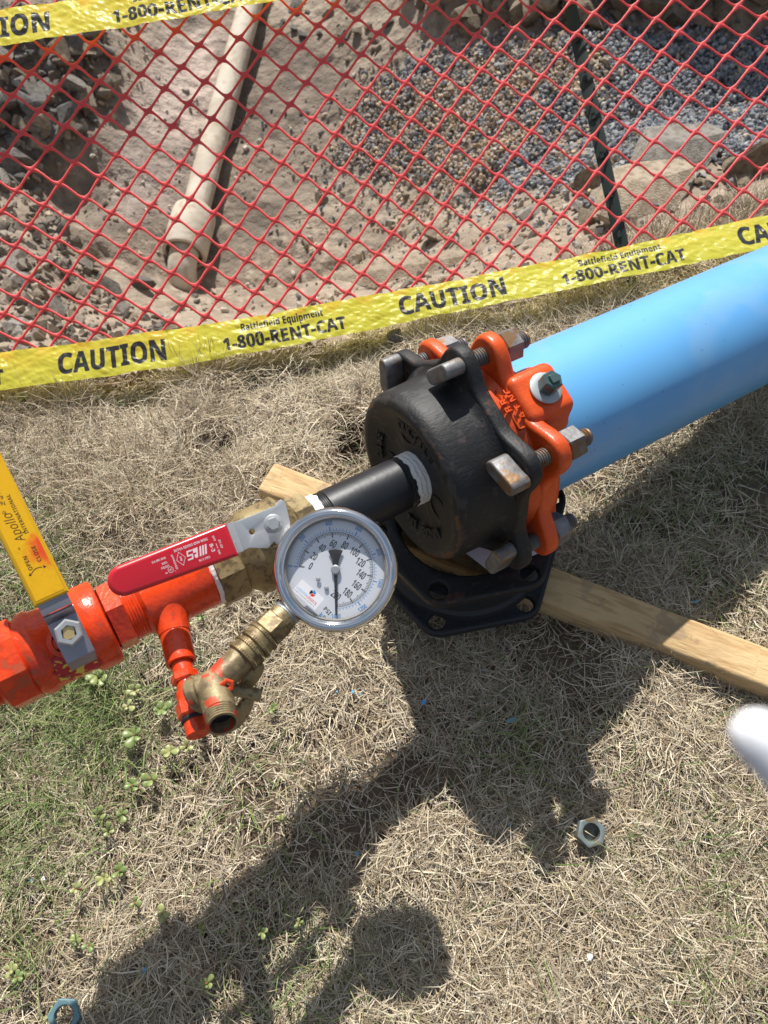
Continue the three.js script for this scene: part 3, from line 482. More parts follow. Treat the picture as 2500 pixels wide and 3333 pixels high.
part('blue_pipe', lathe([[0.4, 0.078], [0.4, 0.0875], [1.9, 0.0875], [1.9, 0.078], [0.4, 0.078]], A0, D, 96, { x: SIDE }), M.pvc, asm, 'smooth sky blue plastic water pipe');
{ // black end cap
  const capTex = (() => { const w = 1024, h = 256, d = new Uint8Array(w * h * 4); for (let j = 0; j < h; j++) for (let i = 0; i < w; i++) { const u = i / w, v = j / h, n = tfbm(u, v * 0.25, 16, 4, 5), k = tfbm(u, v * 0.25, 64, 8, 3), rim = Math.exp(-(((v - 0.47) / 0.06) ** 2)), r = sstep(0.2, 0.45, 0.55 * n + 0.5 * k + 0.42 * rim - 0.16), g = sstep(0.1, 0.45, k + 0.5 * rim - 0.1), c = mix3(mix3([0.0105, 0.0105, 0.0115], [0.06, 0.056, 0.052], g * 0.5), [0.12, 0.042, 0.018], r * 0.8), o = (j * w + i) * 4; for (let q = 0; q < 3; q++) d[o + q] = 255 * l2s(c[q]); d[o + 3] = 255; } const t = new THREE.DataTexture(d, w, h); t.wrapS = THREE.RepeatWrapping; t.magFilter = THREE.LinearFilter; t.minFilter = THREE.LinearMipmapLinearFilter; t.generateMipmaps = true; t.colorSpace = THREE.SRGBColorSpace; t.needsUpdate = true; return t; })();
  const capBump = T.ironBump.clone(); capBump.repeat.set(7, 1.3);
  const capProfile = [[0.335, 0.02], [0.335, 0.05], [0.332, 0.062], [0.3275, 0.076], [0.323, 0.0845], [0.3222, 0.0895], [0.324, 0.0955], [0.3285, 0.0997], [0.336, 0.1018], [0.355, 0.1025], [0.372, 0.1032], [0.379, 0.1045], [0.384, 0.11], [0.387, 0.114]];
  const capBody = part('end_cap', lathe(capProfile, A0, D, 128, { crease: 1.2, keepUV: true, x: SIDE }), std({ map: capTex, bumpMap: capBump, bumpScale: 0.00035, roughness: 0.58 }), asm, 'black cast iron end cap with rust along its rim and raised lettering');
  const cap = part('bolt_flange', merge([
        (() => { const s = polar(0.1155, 0.031, 0.225, 2.5, 6, PHI); s.holes.push(hole(0, 0, 0.09)); return slab(s, 0.0175, 0.0045, frameZ(AX(0.3855), D, SIDE), 4); })(),
  ]), M.iron, capBody);
  const lettering = (txt, r, a0, step, size, flip) => { const gs = []; [...txt].forEach((ch, k) => { if (ch === ' ') return; const a = a0 + k * step * (flip ? 1 : -1), g = new TextGeometry(ch, { font, size, depth: 0.0016, curveSegments: 3, bevelEnabled: true, bevelThickness: 0.0005, bevelSize: 0.0004, bevelSegments: 1 }); g.computeBoundingBox(); g.translate(-g.boundingBox.max.x / 2, -size / 2, 0); const o = AX(r > 0.06 ? 0.3295 : 0.335).addScaledVector(SIDE, r * Math.cos(a)).addScaledVector(UPA, r * Math.sin(a)), out = SIDE.clone().multiplyScalar(Math.cos(a)).addScaledVector(UPA, Math.sin(a)); if (flip) out.negate(); const z = D.clone().negate(), x = out.clone().cross(z); g.applyMatrix4(new THREE.Matrix4().makeBasis(x, out, z).setPosition(o)); gs.push(boxUV(g)); }); return gs; };
  part('lettering', merge([...lettering('MADE IN CANADA', 0.068, rad(210), -rad(8.4), 0.0125, false), ...lettering('DUCTILE', 0.068, rad(60), -rad(8.4), 0.0125, false), ...lettering('C CANRON', 0.052, rad(265), rad(11), 0.012, true), ...lettering('MJ CAP C153', 0.069, rad(282), rad(8.2), 0.0125, true)]), M.iron, capBody);
  const ring = (x, y) => lathe([[-0.0012, 0.0125], [-0.0012, 0.0155], [0.001, 0.0155]], AX(0.335, x, y), D, 28);
  part('casting_mark', merge([ring(0.028, 0.048), ring(-0.045, -0.005)]), M.iron, capBody);
}
{ // orange gland
  const s = polar(0.1095, 0.0375, 0.235, 2.6, 6, PHI); s.holes.push(hole(0, 0, 0.0885)); for (let k = 0; k < 6; k++) s.holes.push(hole(BC * Math.cos(PHI + k * Math.PI / 3), BC * Math.sin(PHI + k * Math.PI / 3), 0.012));
  const gl = part('restraint_gland', merge([
    slab(s, 0.0185, 0.006, frameZ(AX(0.4235), D, SIDE), 5),
    lathe([[0.406, 0.0888], [0.406, 0.097], [0.412, 0.1], [0.426, 0.108], [0.439, 0.1125], [0.447, 0.1115], [0.451, 0.105], [0.45, 0.0885]], A0, D, 96, { crease: 1 }),
  ]), M.orange, asm, 'orange painted restraint gland with six bolt ears');
  for (const ang of [107, 227, 347]) {
    const a = rad(ang), out = SIDE.clone().multiplyScalar(Math.cos(a)).addScaledVector(UPA, Math.sin(a)), tan = D.clone().cross(out).normalize();
    const bodyS = new THREE.Shape(); bodyS.moveTo(-0.04, -0.004); bodyS.quadraticCurveTo(-0.034, 0.006, -0.0315, 0.016); bodyS.quadraticCurveTo(-0.029, 0.029, -0.018, 0.029); bodyS.lineTo(0.018, 0.029); bodyS.quadraticCurveTo(0.029, 0.029, 0.0315, 0.016); bodyS.quadraticCurveTo(0.034, 0.006, 0.04, -0.004); bodyS.closePath();
    const fx = new THREE.Matrix4().makeBasis(out.clone().cross(D), out, D); fx.setPosition(AX(0.4265).addScaledVector(out, 0.0885));
    const w = part('wedge_housing', merge([slab(bodyS, 0.06, 0.009, fx, 6), slab(poly([[-0.03, 0], [-0.025, 0.016], [0.025, 0.016], [0.03, 0]]), 0.02, 0.005, new THREE.Matrix4().makeTranslation(D.x * -0.011, D.y * -0.011, D.z * -0.011).multiply(fx), 4)]), M.orange, gl);
    const o = AX(0.459).addScaledVector(out, 0.1182);
    part('washer', lathe([[0, 0.009], [0, 0.0165], [0.0012, 0.018], [0.003, 0.018], [0.0042, 0.016], [0.0042, 0.009]], o, out, 40), M.galv, gl);
    part('wedge_bolt', merge([lathe([[-0.01, 0.0095], [0.006, 0.0095]], o, out, 24), hex(0.0195, 0.004, 0.0215, o, out), (() => { const g = new RoundedBoxGeometry(0.0095, 0.004, 0.0095, 2, 0.0008); g.applyMatrix4(frameY(o.clone().addScaledVector(out, 0.0225), out, tan)); return boxUV(g.index ? g.toNonIndexed() : g); })()]), M.greenBolt, gl);
  }
  const gs = []; [['CNTA', 0.452], ['RB', 0.4435]].forEach(([tx, t], r) => [...tx].forEach((ch, k) => { const a = rad(91 + k * 5.2 + (r ? 4 : 0)), out = SIDE.clone().multiplyScalar(Math.cos(a + 0.16)).addScaledVector(UPA, Math.sin(a + 0.16)); const g = new TextGeometry(ch, { font, size: 0.0085, depth: 0.0018, curveSegments: 3 }); const o = AX(t - 0.0235).addScaledVector(out, r ? 0.1045 : 0.109), tan = D.clone().cross(out).normalize(); g.applyMatrix4(new THREE.Matrix4().makeBasis(tan.clone().negate(), D.clone().negate(), out).setPosition(o)); gs.push(boxUV(g)); }));
  part('raised_letters', merge(gs), M.orange, gl);
}
for (let k = 0; k < 6; k++) { // six tee head bolts
  const a = PHI + k * Math.PI / 3, o = AX(0, BC * Math.cos(a), BC * Math.sin(a)), out = SIDE.clone().multiplyScalar(Math.cos(a)).addScaledVector(UPA, Math.sin(a));
  const bolt = part('tee_bolt', merge([lathe([[0.38, 0.009], ...thread(0.0098, 0.398, 0.478, 0.0031, 0.0019), [0.4795, 0.0085], [0.4795, 0]], o, D, 28, { crease: 0.3 })]), M.zinc);
  const s = new THREE.Shape(), w = 0.0088, l = 0.0138; s.absarc(l, 0, w, -Math.PI / 2, Math.PI / 2, false); s.absarc(-l, 0, w, Math.PI / 2, Math.PI * 1.5, false);
  const [ix, iy] = [[0.08, 1], [1, -0.06], [0.6, 0.8], [0.3, -0.95], [0.5, 0.85], [0.9, 0.4]][k], im = (v) => [v.dot(dirW(1, 0, 0)), v.dot(dirW(0, 1, 0))], [a1, a2] = im(SIDE), [b1, b2] = im(UPA), det = a1 * b2 - a2 * b1, lx = SIDE.clone().multiplyScalar((ix * b2 - iy * b1) / det).addScaledVector(UPA, (a1 * iy - a2 * ix) / det).normalize();   // each head lies at its own angle
  part('bolt_head', slab(s, 0.024, 0.0022, frameZ(o.clone().addScaledVector(D, 0.362), D, lx), 3), M.zinc, bolt);
  part('nut', hex(0.0318, 0.443, 0.4655, o, D, { x: out.clone().applyAxisAngle(D, rr(0, 1)) }), M.zinc, bolt);
}
{ // black nipple
  const n = part('pipe_nipple', lathe([[0.195, 0.0285], ...thread(0.0296, 0.2, 0.222, 0.0022, 0.0007), [0.223, 0.0302], [0.311, 0.0302], ...thread(0.0296, 0.312, 0.336, 0.0022, 0.0007), [0.338, 0.029]], A0, D, 64, { crease: 0.25 }), M.blackPipe, asm, 'black steel pipe nipple with white sealant on its threads');
  const ragged = (s0, s1, r, ph) => { const g = new THREE.CylinderGeometry(r, r, 1, 72, 10, true), p = g.attributes.position; for (let i = 0; i < p.count; i++) { const y = p.getY(i) + 0.5, th = Math.atan2(p.getZ(i), p.getX(i)), e = 0.002 * fbm(Math.cos(th) * 3 + ph, Math.sin(th) * 5, 3, 3), k = (r + 0.0008 * fbm(Math.cos(th) * 14, Math.sin(th) * 14, y * 8 + ph, 3) + 0.0004 * Math.sin(y * 44)) / r; p.setXYZ(i, p.getX(i) * k, lerp(s0 + (ph < 5 ? e * 2 : 0), s1 + (ph >= 5 ? e * 2 : 0), y), p.getZ(i) * k); } g.computeVertexNormals(); g.applyMatrix4(frameY(A0, D, SIDE)); return boxUV(g); };
  part('thread_sealant', ragged(0.318, 0.3355, 0.0306, 2), M.tapeWhite, n);
  part('thread_sealant', ragged(0.2, 0.214, 0.0305, 7), M.tapeWhite, n);
}
// red handled brass ball valve
{
  const cv = camV(0.15), UPI = cv.clone().cross(D);
  const stemDir = cv.clone().applyAxisAngle(D, rad(-14));
  const val = part('brass_ball_valve', merge([
    hex(0.069, 0.083, 0.112, A0, D, { n: 8, bore: 0.029 }),
    lathe([[0.11, 0.033], [0.118, 0.036], [0.126, 0.0435], [0.132, 0.0455], [0.158, 0.0455], [0.16, 0.044], [0.163, 0.044], [0.165, 0.0465], [0.169, 0.0465], [0.171, 0.043], [0.178, 0.0385], [0.183, 0.034]], A0, D, 64, { crease: 0.9 }),
    hex(0.066, 0.18, 0.203, A0, D, { n: 8, bore: 0.029 }),
    lathe([[0.038, 0.014], [0.05, 0.014], [0.052, 0.011], [0.056, 0.011]], AX(0.147), stemDir, 32),
    (() => { const g = new RoundedBoxGeometry(0.012, 0.012, 0.008, 2, 0.001); g.applyMatrix4(frameY(AX(0.135).addScaledVector(UPI, 0.02).addScaledVector(cv, 0.043), D, cv)); return boxUV(g); })(),
  ]), M.brass, asm, 'tarnished brass ball valve body');
  const S0 = P(890, 1705, 0.742), E0 = P(460, 1868, 0.7), hx = E0.clone().sub(S0).normalize(), nn = camera.position.clone().sub(S0).normalize(), fr = (x, z) => frameZ(S0.clone().addScaledVector(hx, x).addScaledVector(nn, z), nn.clone().addScaledVector(hx, -nn.dot(hx)), hx);
  const hd = part('handle', merge([
    (() => { const s = poly([[-0.018, -0.016], [-0.015, -0.0195], [-0.011, -0.0185], [-0.008, -0.0155], [0.03, -0.0145], [0.046, -0.0155], [0.046, 0.0145], [0.03, 0.0135], [0.014, 0.0205], [0.006, 0.0165], [0.004, 0.021], [-0.002, 0.0195], [-0.0125, 0.0125], [-0.0155, 0.004]]); s.holes.push(hole(0.0225, 0.0, 0.0028)); return slab(s, 0.0028, 0.0006, fr(0, -0.0014), 2); })(),
    slab(poly([[0, -0.0155], [0.02, -0.015], [0.02, 0.0145], [0, 0.0145]]), 0.0028, 0.0006, (() => { const m = fr(0.037, -0.001); return m.multiply(new THREE.Matrix4().makeRotationY(-0.35)); })(), 2),
  ]), M.steel, val, 'bare steel handle plate');
  const gl = 0.117, s = new THREE.Shape(); s.moveTo(0, -0.0165); s.lineTo(gl - 0.0145, -0.0142); s.absarc(gl - 0.0145, 0, 0.0142, -Math.PI / 2, Math.PI / 2, false); s.lineTo(0, 0.0165); s.closePath();
  part('grip', slab(s, 0.011, 0.0045, fr(0.043, 0.001), 6, 20), M.redGrip, val, 'red plastic dipped grip with white print');
  const pt = canvasTex(1024, 256, (c, w, h) => {
    c.clearRect(0, 0, w, h); c.fillStyle = c.strokeStyle = '#f3d9dc'; c.textAlign = 'center'; c.textBaseline = 'middle'; c.lineWidth = 5;
    const put = (t, x, y, px, a = 0, sx = 1) => { c.save(); c.translate(x, y); c.rotate(a); c.scale(sx, 1); c.font = `bold ${px}px sans-serif`; c.fillText(t, 0, 0); c.restore(); };
    put('21-23', 52, 128, 38, -Math.PI / 2); put('OFF', 104, 205, 34, -Math.PI / 2); put('ON', 104, 52, 34, -Math.PI / 2); c.fillRect(100, 90, 7, 60); put('B-3', 165, 120, 62, -Math.PI / 2);
    put('CGA 3.16', 300, 40, 34); put('TRIM AND DRAIN VALVE', 395, 226, 40, 0, 0.95);
    for (const x of [215, 250, 285]) { c.beginPath(); c.moveTo(x, 180); c.lineTo(x + 22, 180); c.lineTo(x + 58, 80); c.lineTo(x + 36, 80); c.fill(); }
    c.beginPath(); c.moveTo(330, 180); c.lineTo(365, 80); c.lineTo(400, 80); c.lineTo(400, 118); c.lineTo(372, 118); c.lineTo(366, 136); c.lineTo(400, 136); c.lineTo(400, 180); c.fill();
    c.lineWidth = 16; c.beginPath(); c.moveTo(492, 88); c.lineTo(430, 88); c.lineTo(420, 128); c.lineTo(478, 128); c.lineTo(468, 172); c.lineTo(406, 172); c.stroke(); c.lineWidth = 5;
    c.beginPath(); c.moveTo(565, 55); c.lineTo(620, 128); c.lineTo(565, 200); c.lineTo(510, 128); c.closePath(); c.stroke(); put('FM', 565, 128, 34, -Math.PI / 2);
    put('APPROVED', 650, 120, 32, -Math.PI / 2); c.beginPath(); c.arc(725, 60, 30, 0, 7); c.stroke(); put('UL', 725, 60, 28, -0.5); put('us', 785, 40, 26); put('c', 680, 30, 22);
    put('LISTED', 775, 105, 32); put('55A8', 765, 145, 30); put('MAX 500 PSI', 815, 195, 30);
  });
  const dg = new THREE.PlaneGeometry(0.076, 0.0225); dg.applyMatrix4(fr(0.043 + 0.006 + 0.038, 0.0123));
  part('print', dg, std({ map: pt, transparent: true, roughness: 0.45 }), val);
  const bo = S0.clone().addScaledVector(nn, 0.0014);
  part('handle_bolt', merge([lathe([[0, 0], [0, 0.0085], [0.001, 0.0092], [0.0022, 0.0092], [0.003, 0.008], [0.003, 0]], bo, nn, 32), hex(0.0118, 0.003, 0.011, bo, nn)]), M.galv, val);
}
// red tee with side branch
{
  const tee = part('red_tee', merge([
    lathe([...thread(0.0305, -0.006, 0.008, 0.0026, 0.0008), [0.0085, 0.0308], [0.012, 0.0335], [0.078, 0.0335], [0.082, 0.0318], [0.084, 0.03]], A0, D, 64, { crease: 0.35 }),
  ]), M.red, asm, 'scuffed red painted pipe tee');
  const sealant = lathe([[0.0795, 0.0332], [0.081, 0.0343], [0.0835, 0.0347], [0.087, 0.0342], [0.0885, 0.032]], A0, D, 96, { crease: 1.5 }), p = sealant.attributes.position;
  for (let i = 0; i < p.count; i++) { const v = V().fromBufferAttribute(p, i), w = 0.0016 * fbm(v.x * 260, v.y * 260, v.z * 260, 3); p.setXYZ(i, v.x + D.x * w, v.y + w * 0.8 + D.y * w, v.z + w * 0.4 + D.z * w); }
  sealant.computeVertexNormals(); part('thread_sealant', sealant, M.tapeWhite, tee);
  const b0 = AX(0.035), b1 = P(634, 2345, 0.692), bd = b1.clone().sub(b0).normalize(), bl = b0.distanceTo(b1);
  part('branch', merge([
    lathe([[0.01, 0.03], [0.03, 0.0195], [0.036, 0.0165], [0.047, 0.0148]], b0, bd, 40, { crease: 1 }),
    lathe([[0.042, 0.0], [0.042, 0.0125], [0.045, 0.0142], [0.072, 0.0142], [0.078, 0.0138], [0.0785, 0.011]], b0, bd, 40, { crease: 0.5 }),
    lathe([[0.07, 0.0098], [0.092, 0.0098]], b0, bd, 28), hex(0.0225, 0.088, 0.098, b0, bd), lathe([[0.098, 0.009], [0.106, 0.0098], [0.108, 0.0115], [bl - 0.006, 0.0115]], b0, bd, 28), hex(0.025, bl - 0.02, bl - 0.004, b0, bd), lathe([[bl - 0.004, 0.0105], [bl + 0.014, 0.0105], [bl + 0.014, 0]], b0, bd, 28),
  ]), M.red, tee);
  part('gasket', lathe([[bl - 0.003, 0.0115], [bl - 0.001, 0.0122], [bl + 0.001, 0.0115]], b0, bd, 28), M.rubber, tee);
}
// brass hose valve with knurled couplings
{
  const c0 = P(695, 2232, 0.682), out = P(726, 2358, 0.647), od = out.clone().sub(c0).normalize(), ol = out.distanceTo(c0), arm1 = P(934, 1996, 0.7215), ad = arm1.clone().sub(c0).normalize(), al = c0.distanceTo(arm1);
  const lf = P(640, 2262, 0.684).sub(c0).normalize();
  const knurl = (r, s0, s1) => { const g = [], n = 44; g.push(lathe([[s0, r - 0.0012], [s0 + 0.0006, r], [s1 - 0.0006, r], [s1, r - 0.0012]], c0, ad, 44)); for (let k = 0; k < n; k++) { const b = new THREE.BoxGeometry(0.0009, s1 - s0 - 0.0008, 0.001); b.translate(r, (s0 + s1) / 2, 0); b.rotateY(k / n * Math.PI * 2); b.applyMatrix4(frameY(c0, ad)); g.push(boxUV(b)); } return merge(g); };
  const hv = part('hose_valve', merge([
    lathe([[-0.014, 0.0], [-0.012, 0.009], [-0.006, 0.0145], [0.004, 0.016], [0.012, 0.0152], [ol - 0.013, 0.0142], [ol - 0.012, 0.0132], ...thread(0.0142, ol - 0.0115, ol - 0.0015, 0.0024, 0.001), [ol, 0.0138], [ol, 0.0112], [ol - 0.02, 0.0108], [ol - 0.02, 0]], c0, od, 44, { crease: 0.35 }),
    lathe([[0.0, 0.0135], [0.02, 0.0135], [0.036, 0.0128]], c0, ad, 40),
    lathe([[0.002, 0.015], [0.009, 0.0162], [0.012, 0.0145], [0.014, 0.0172], [0.02, 0.0168], [0.0225, 0.014], [0.0225, 0]], c0, lf, 40, { crease: 0.4 }),
  ]), M.brassRed, asm, 'tarnished brass hose valve with smears of red paint');
  part('bore', lathe([[ol - 0.012, 0], [ol - 0.012, 0.0112]], c0, od, 32), M.rubber, hv);
  part('swivel_coupling', merge([lathe([[0.034, 0.0128], [0.035, 0.0152], [0.047, 0.0152], [0.0475, 0.0135], [0.05, 0.0135], [0.0505, 0.0152], [0.063, 0.0152], [0.064, 0.013]], c0, ad, 44), knurl(0.0163, 0.0345, 0.0385), knurl(0.0163, 0.0435, 0.0473), knurl(0.0163, 0.0505, 0.0545), knurl(0.0163, 0.0605, 0.064)]), M.brass, hv);
  part('adapter', merge([hex(0.0285, 0.064, 0.083, c0, ad), lathe([[0.082, 0.0142], [0.09, 0.0138]], c0, ad, 36)]), M.brass, hv);
  part('bushing_thread', lathe([...thread(0.0136, 0.088, 0.097, 0.0022, 0.0009), [0.0975, 0.011]], c0, ad, 36), M.galv, hv);
  part('bushing', hex(0.0262, 0.0965, al + 0.004, c0, ad), M.ironDark, hv);
  const wing = (px, py, z, a) => { const s = new THREE.Shape(); s.ellipse(0, 0, 0.018, 0.008, 0, Math.PI * 2); return slab(s, 0.005, 0.0018, frameZ(P(px, py, z), dirW(0.5, 0.3, -0.8).normalize(), dirW(Math.cos(a), Math.sin(a), 0.1)), 2); };
  part('wing_handle', merge([wing(812, 2205, 0.715, -0.9), wing(785, 2312, 0.712, -1.2), lathe([[0, 0.006], [0.03, 0.006]], P(745, 2240, 0.7), dirW(0.8, 0.25, 0.2).normalize(), 16)]), M.brass, hv);
  part('ear', merge([(() => { const s = poly([[-0.009, -0.007], [0.006, -0.003], [0.008, 0.004], [0.003, 0.008], [-0.006, 0.005]]); s.holes.push(hole(0.002, 0.002, 0.0018)); return slab(s, 0.004, 0.001, frameZ(P(735, 2238, 0.669), dirW(0.25, 0.1, -1).normalize(), dirW(0.85, -0.3, 0.3)), 2); })()]), M.red, hv);
}
// pressure gauge
{
  const c = P(1091, 1855, 0.71), n = camera.position.clone().sub(c).normalize().applyAxisAngle(dirW(0, -1, 0), rad(-9)).applyAxisAngle(dirW(1, 0, 0), rad(3)), xr = dirW(1, 0, 0), fr = (z, q = 0) => { const m = frameZ(c.clone().addScaledVector(n, z), n, xr); return q ? m.multiply(new THREE.Matrix4().makeRotationZ(q)) : m; };
  const ga = part('pressure_gauge', lathe([[-0.036, 0], [-0.036, 0.044], [-0.033, 0.05], [-0.026, 0.0535], [-0.004, 0.0535], [0.0, 0.056]], c, n, 96, { crease: 0.8 }), M.chrome, asm, 'round chrome cased pressure gauge with white dial');
  part('bezel', lathe([[-0.012, 0.0535], [-0.011, 0.0585], [-0.006, 0.0605], [0.0, 0.0605], [0.004, 0.0588], [0.0062, 0.0558], [0.006, 0.0528], [0.004, 0.0505], [-0.002, 0.0492], [-0.002, 0.0475]], c, n, 128, { crease: 1.4 }), M.chrome, ga);
  part('gasket_ring', lathe([[0.0005, 0.0502], [0.0012, 0.0485], [-0.001, 0.0475]], c, n, 96), std({ color: lin(0.25, 0.24, 0.21), roughness: 0.6 }), ga);
  const dial = canvasTex(1024, 1024, (k, w) => {
    k.fillStyle = '#dfe1e6'; k.fillRect(0, 0, w, w); k.translate(w / 2, w / 2); const R = w / 2;
    const A = (f) => rad(176 - 266 * f);                     // 0 at the left, full scale straight down
    const tick = (f, r0, r1, lw, col) => { const a = A(f); k.strokeStyle = col; k.lineWidth = lw; k.beginPath(); k.moveTo(r0 * R * Math.cos(a), -r0 * R * Math.sin(a)); k.lineTo(r1 * R * Math.cos(a), -r1 * R * Math.sin(a)); k.stroke(); };
    const arc = (r, lw, col) => { k.strokeStyle = col; k.lineWidth = lw; k.beginPath(); k.arc(0, 0, r * R, -A(0), -A(1)); k.stroke(); };
    const BL = '#3f86c4', BK = '#15151d';
    arc(0.725, 4, BK); arc(0.755, 4, BL);
    for (let i = 0; i <= 100; i++) tick(i / 100, 0.725, i % 10 === 0 ? 0.62 : i % 5 === 0 ? 0.645 : 0.668, i % 10 === 0 ? 12 : 6, BK);
    for (let i = 0; i <= 56; i++) tick(i / 55.2 > 1 ? 1 : i / 55.2, 0.755, i % 8 === 0 ? 0.835 : 0.8, i % 8 === 0 ? 11 : 5, BL);
    k.textAlign = 'center'; k.textBaseline = 'middle';
    const put = (s, f, r, px, col, rot, sx = 0.68, wt = 'bold') => { const a = A(f); k.save(); k.translate(r * R * Math.cos(a), -r * R * Math.sin(a)); k.rotate(rot); k.scale(sx, 1); k.font = `${wt} ${px}px sans-serif`; k.fillStyle = col; k.fillText(s, 0, 0); k.restore(); };
    const q = rad(46);
    for (let v = 0; v <= 200; v += 20) put(String(v), v / 200 + (v === 0 ? 0.012 : 0), 0.5, 104, BK, v === 0 ? 0.5 : v < 130 ? 0.55 : q * 0.85, 0.56);
    for (let v = 0; v <= 1400; v += 200) { const f = v / 1380, a = A(Math.min(f, 1)); put(String(v), Math.min(f, 1), 0.905, 62, BL, v === 0 ? -Math.PI / 2 : v === 1400 ? 0 : Math.PI / 2 - a + (v === 1200 ? Math.PI : 0), 0.7); }
    k.save(); k.rotate(q); k.fillStyle = BK; k.font = 'bold 60px sans-serif'; k.fillText('PSI', 0.46 * R, 0.68 * R); k.fillStyle = BL; k.fillText('kPa', 0.5 * R, 0.82 * R); k.restore();
  });
  const disc = new THREE.CircleGeometry(0.05, 96); disc.applyMatrix4(fr(-0.0052)); part('dial', disc, std({ map: dial, roughness: 0.55 }), ga);
  for (const [x, y] of [[-0.0172, -0.0095], [-0.0092, -0.0182]]) part('dial_screw', lathe([[0, 0.0023], [0.0006, 0.0023], [0.001, 0.0016], [0.001, 0]], c.clone().applyMatrix4(new THREE.Matrix4()).addScaledVector(n, -0.0052).addScaledVector(xr, x).addScaledVector(n.clone().cross(xr), y), n, 20), M.galv, ga);
  const nd = poly([[-0.0009, -0.044], [0.0005, -0.044], [0.0016, -0.005], [0.0024, 0.004], [0.0034, 0.010], [0.0072, 0.0182], [0.005, 0.0193], [0, 0.0198], [-0.005, 0.0193], [-0.0072, 0.0182], [-0.0034, 0.010], [-0.0024, 0.004], [-0.0017, -0.005]]);
  part('needle', slab(nd, 0.0006, 0.0001, fr(-0.0035, 0.015)), M.rubber, ga);
  part('needle_hub', lathe([[-0.0035, 0.0046], [-0.0022, 0.0046], [-0.0014, 0.0036], [-0.0014, 0]], c, n, 32), M.galv, ga);
  const gls = new THREE.CircleGeometry(0.0485, 96); gls.applyMatrix4(fr(0.0004)); part('glass', gls, M.glass, ga);
  const st = canvasTex(512, 256, (k, w, h) => {
    k.fillStyle = '#f4f3f4'; k.fillRect(0, 0, w, h); k.save(); k.translate(300, 62);
    for (let i = 0; i < 3; i++) { k.save(); k.rotate(i * 2.094); k.fillStyle = ['#2f8fdc', '#e63c2e', '#15151d'][i]; k.beginPath(); k.arc(0, 0, 58, -2.2, -0.3); k.quadraticCurveTo(30, -8, 10, 14); k.quadraticCurveTo(2, -26, -33, -47); k.fill(); k.restore(); }
    k.restore(); k.textBaseline = 'middle'; k.font = 'bold 66px sans-serif'; k.save(); k.translate(16, 165); k.scale(0.98, 1); k.fillStyle = '#93bfe4'; k.fillText('LIQUID', 0, 0); const l = k.measureText('LIQUID').width; k.fillStyle = '#df3b34'; k.fillText('LOGICS', l, 0); k.restore();
    k.fillStyle = '#3a3a40'; k.font = 'bold 22px sans-serif'; k.fillText('A FAMILY OF INSTRUMENT EQUIPMENT LTD', 14, 222);
  });
  const sg = new THREE.PlaneGeometry(0.0285, 0.0142); sg.applyMatrix4(fr(0.0011, rad(-41)).multiply(new THREE.Matrix4().makeTranslation(0, 0, 0))); const sv = xr.clone().multiplyScalar(-0.0255).addScaledVector(n.clone().cross(xr), -0.0238); sg.translate(sv.x, sv.y, sv.z);
  part('sticker', sg, std({ map: st, roughness: 0.4, side: THREE.DoubleSide }), ga);
  const e = P(934, 1996, 0.7215), sd = c.clone().addScaledVector(n, -0.02).sub(e).normalize();
  part('stem', merge([lathe([[-0.004, 0.0065], ...thread(0.0068, 0.0, 0.009, 0.0016, 0.0006), [0.009, 0.0075], [0.013, 0.008]], e, sd, 28)]), M.galv, ga);
  part('vent_plug', lathe([[0, 0.004], [0.004, 0.004], [0.006, 0.0025], [0.006, 0]], c.clone().addScaledVector(n, -0.018).addScaledVector(xr, 0.036).addScaledVector(n.clone().cross(xr), 0.0405), xr.clone().multiplyScalar(0.66).addScaledVector(n.clone().cross(xr), 0.75).normalize(), 16), M.rubber, ga);
  const k = 0.96, q = c.clone().sub(ABASE); ga.traverse((m) => { if (m.name !== 'stem') { m.geometry.translate(-q.x, -q.y, -q.z); m.geometry.scale(k, k, k); m.geometry.translate(q.x, q.y, q.z); } });   // 4.5 inch dial
}
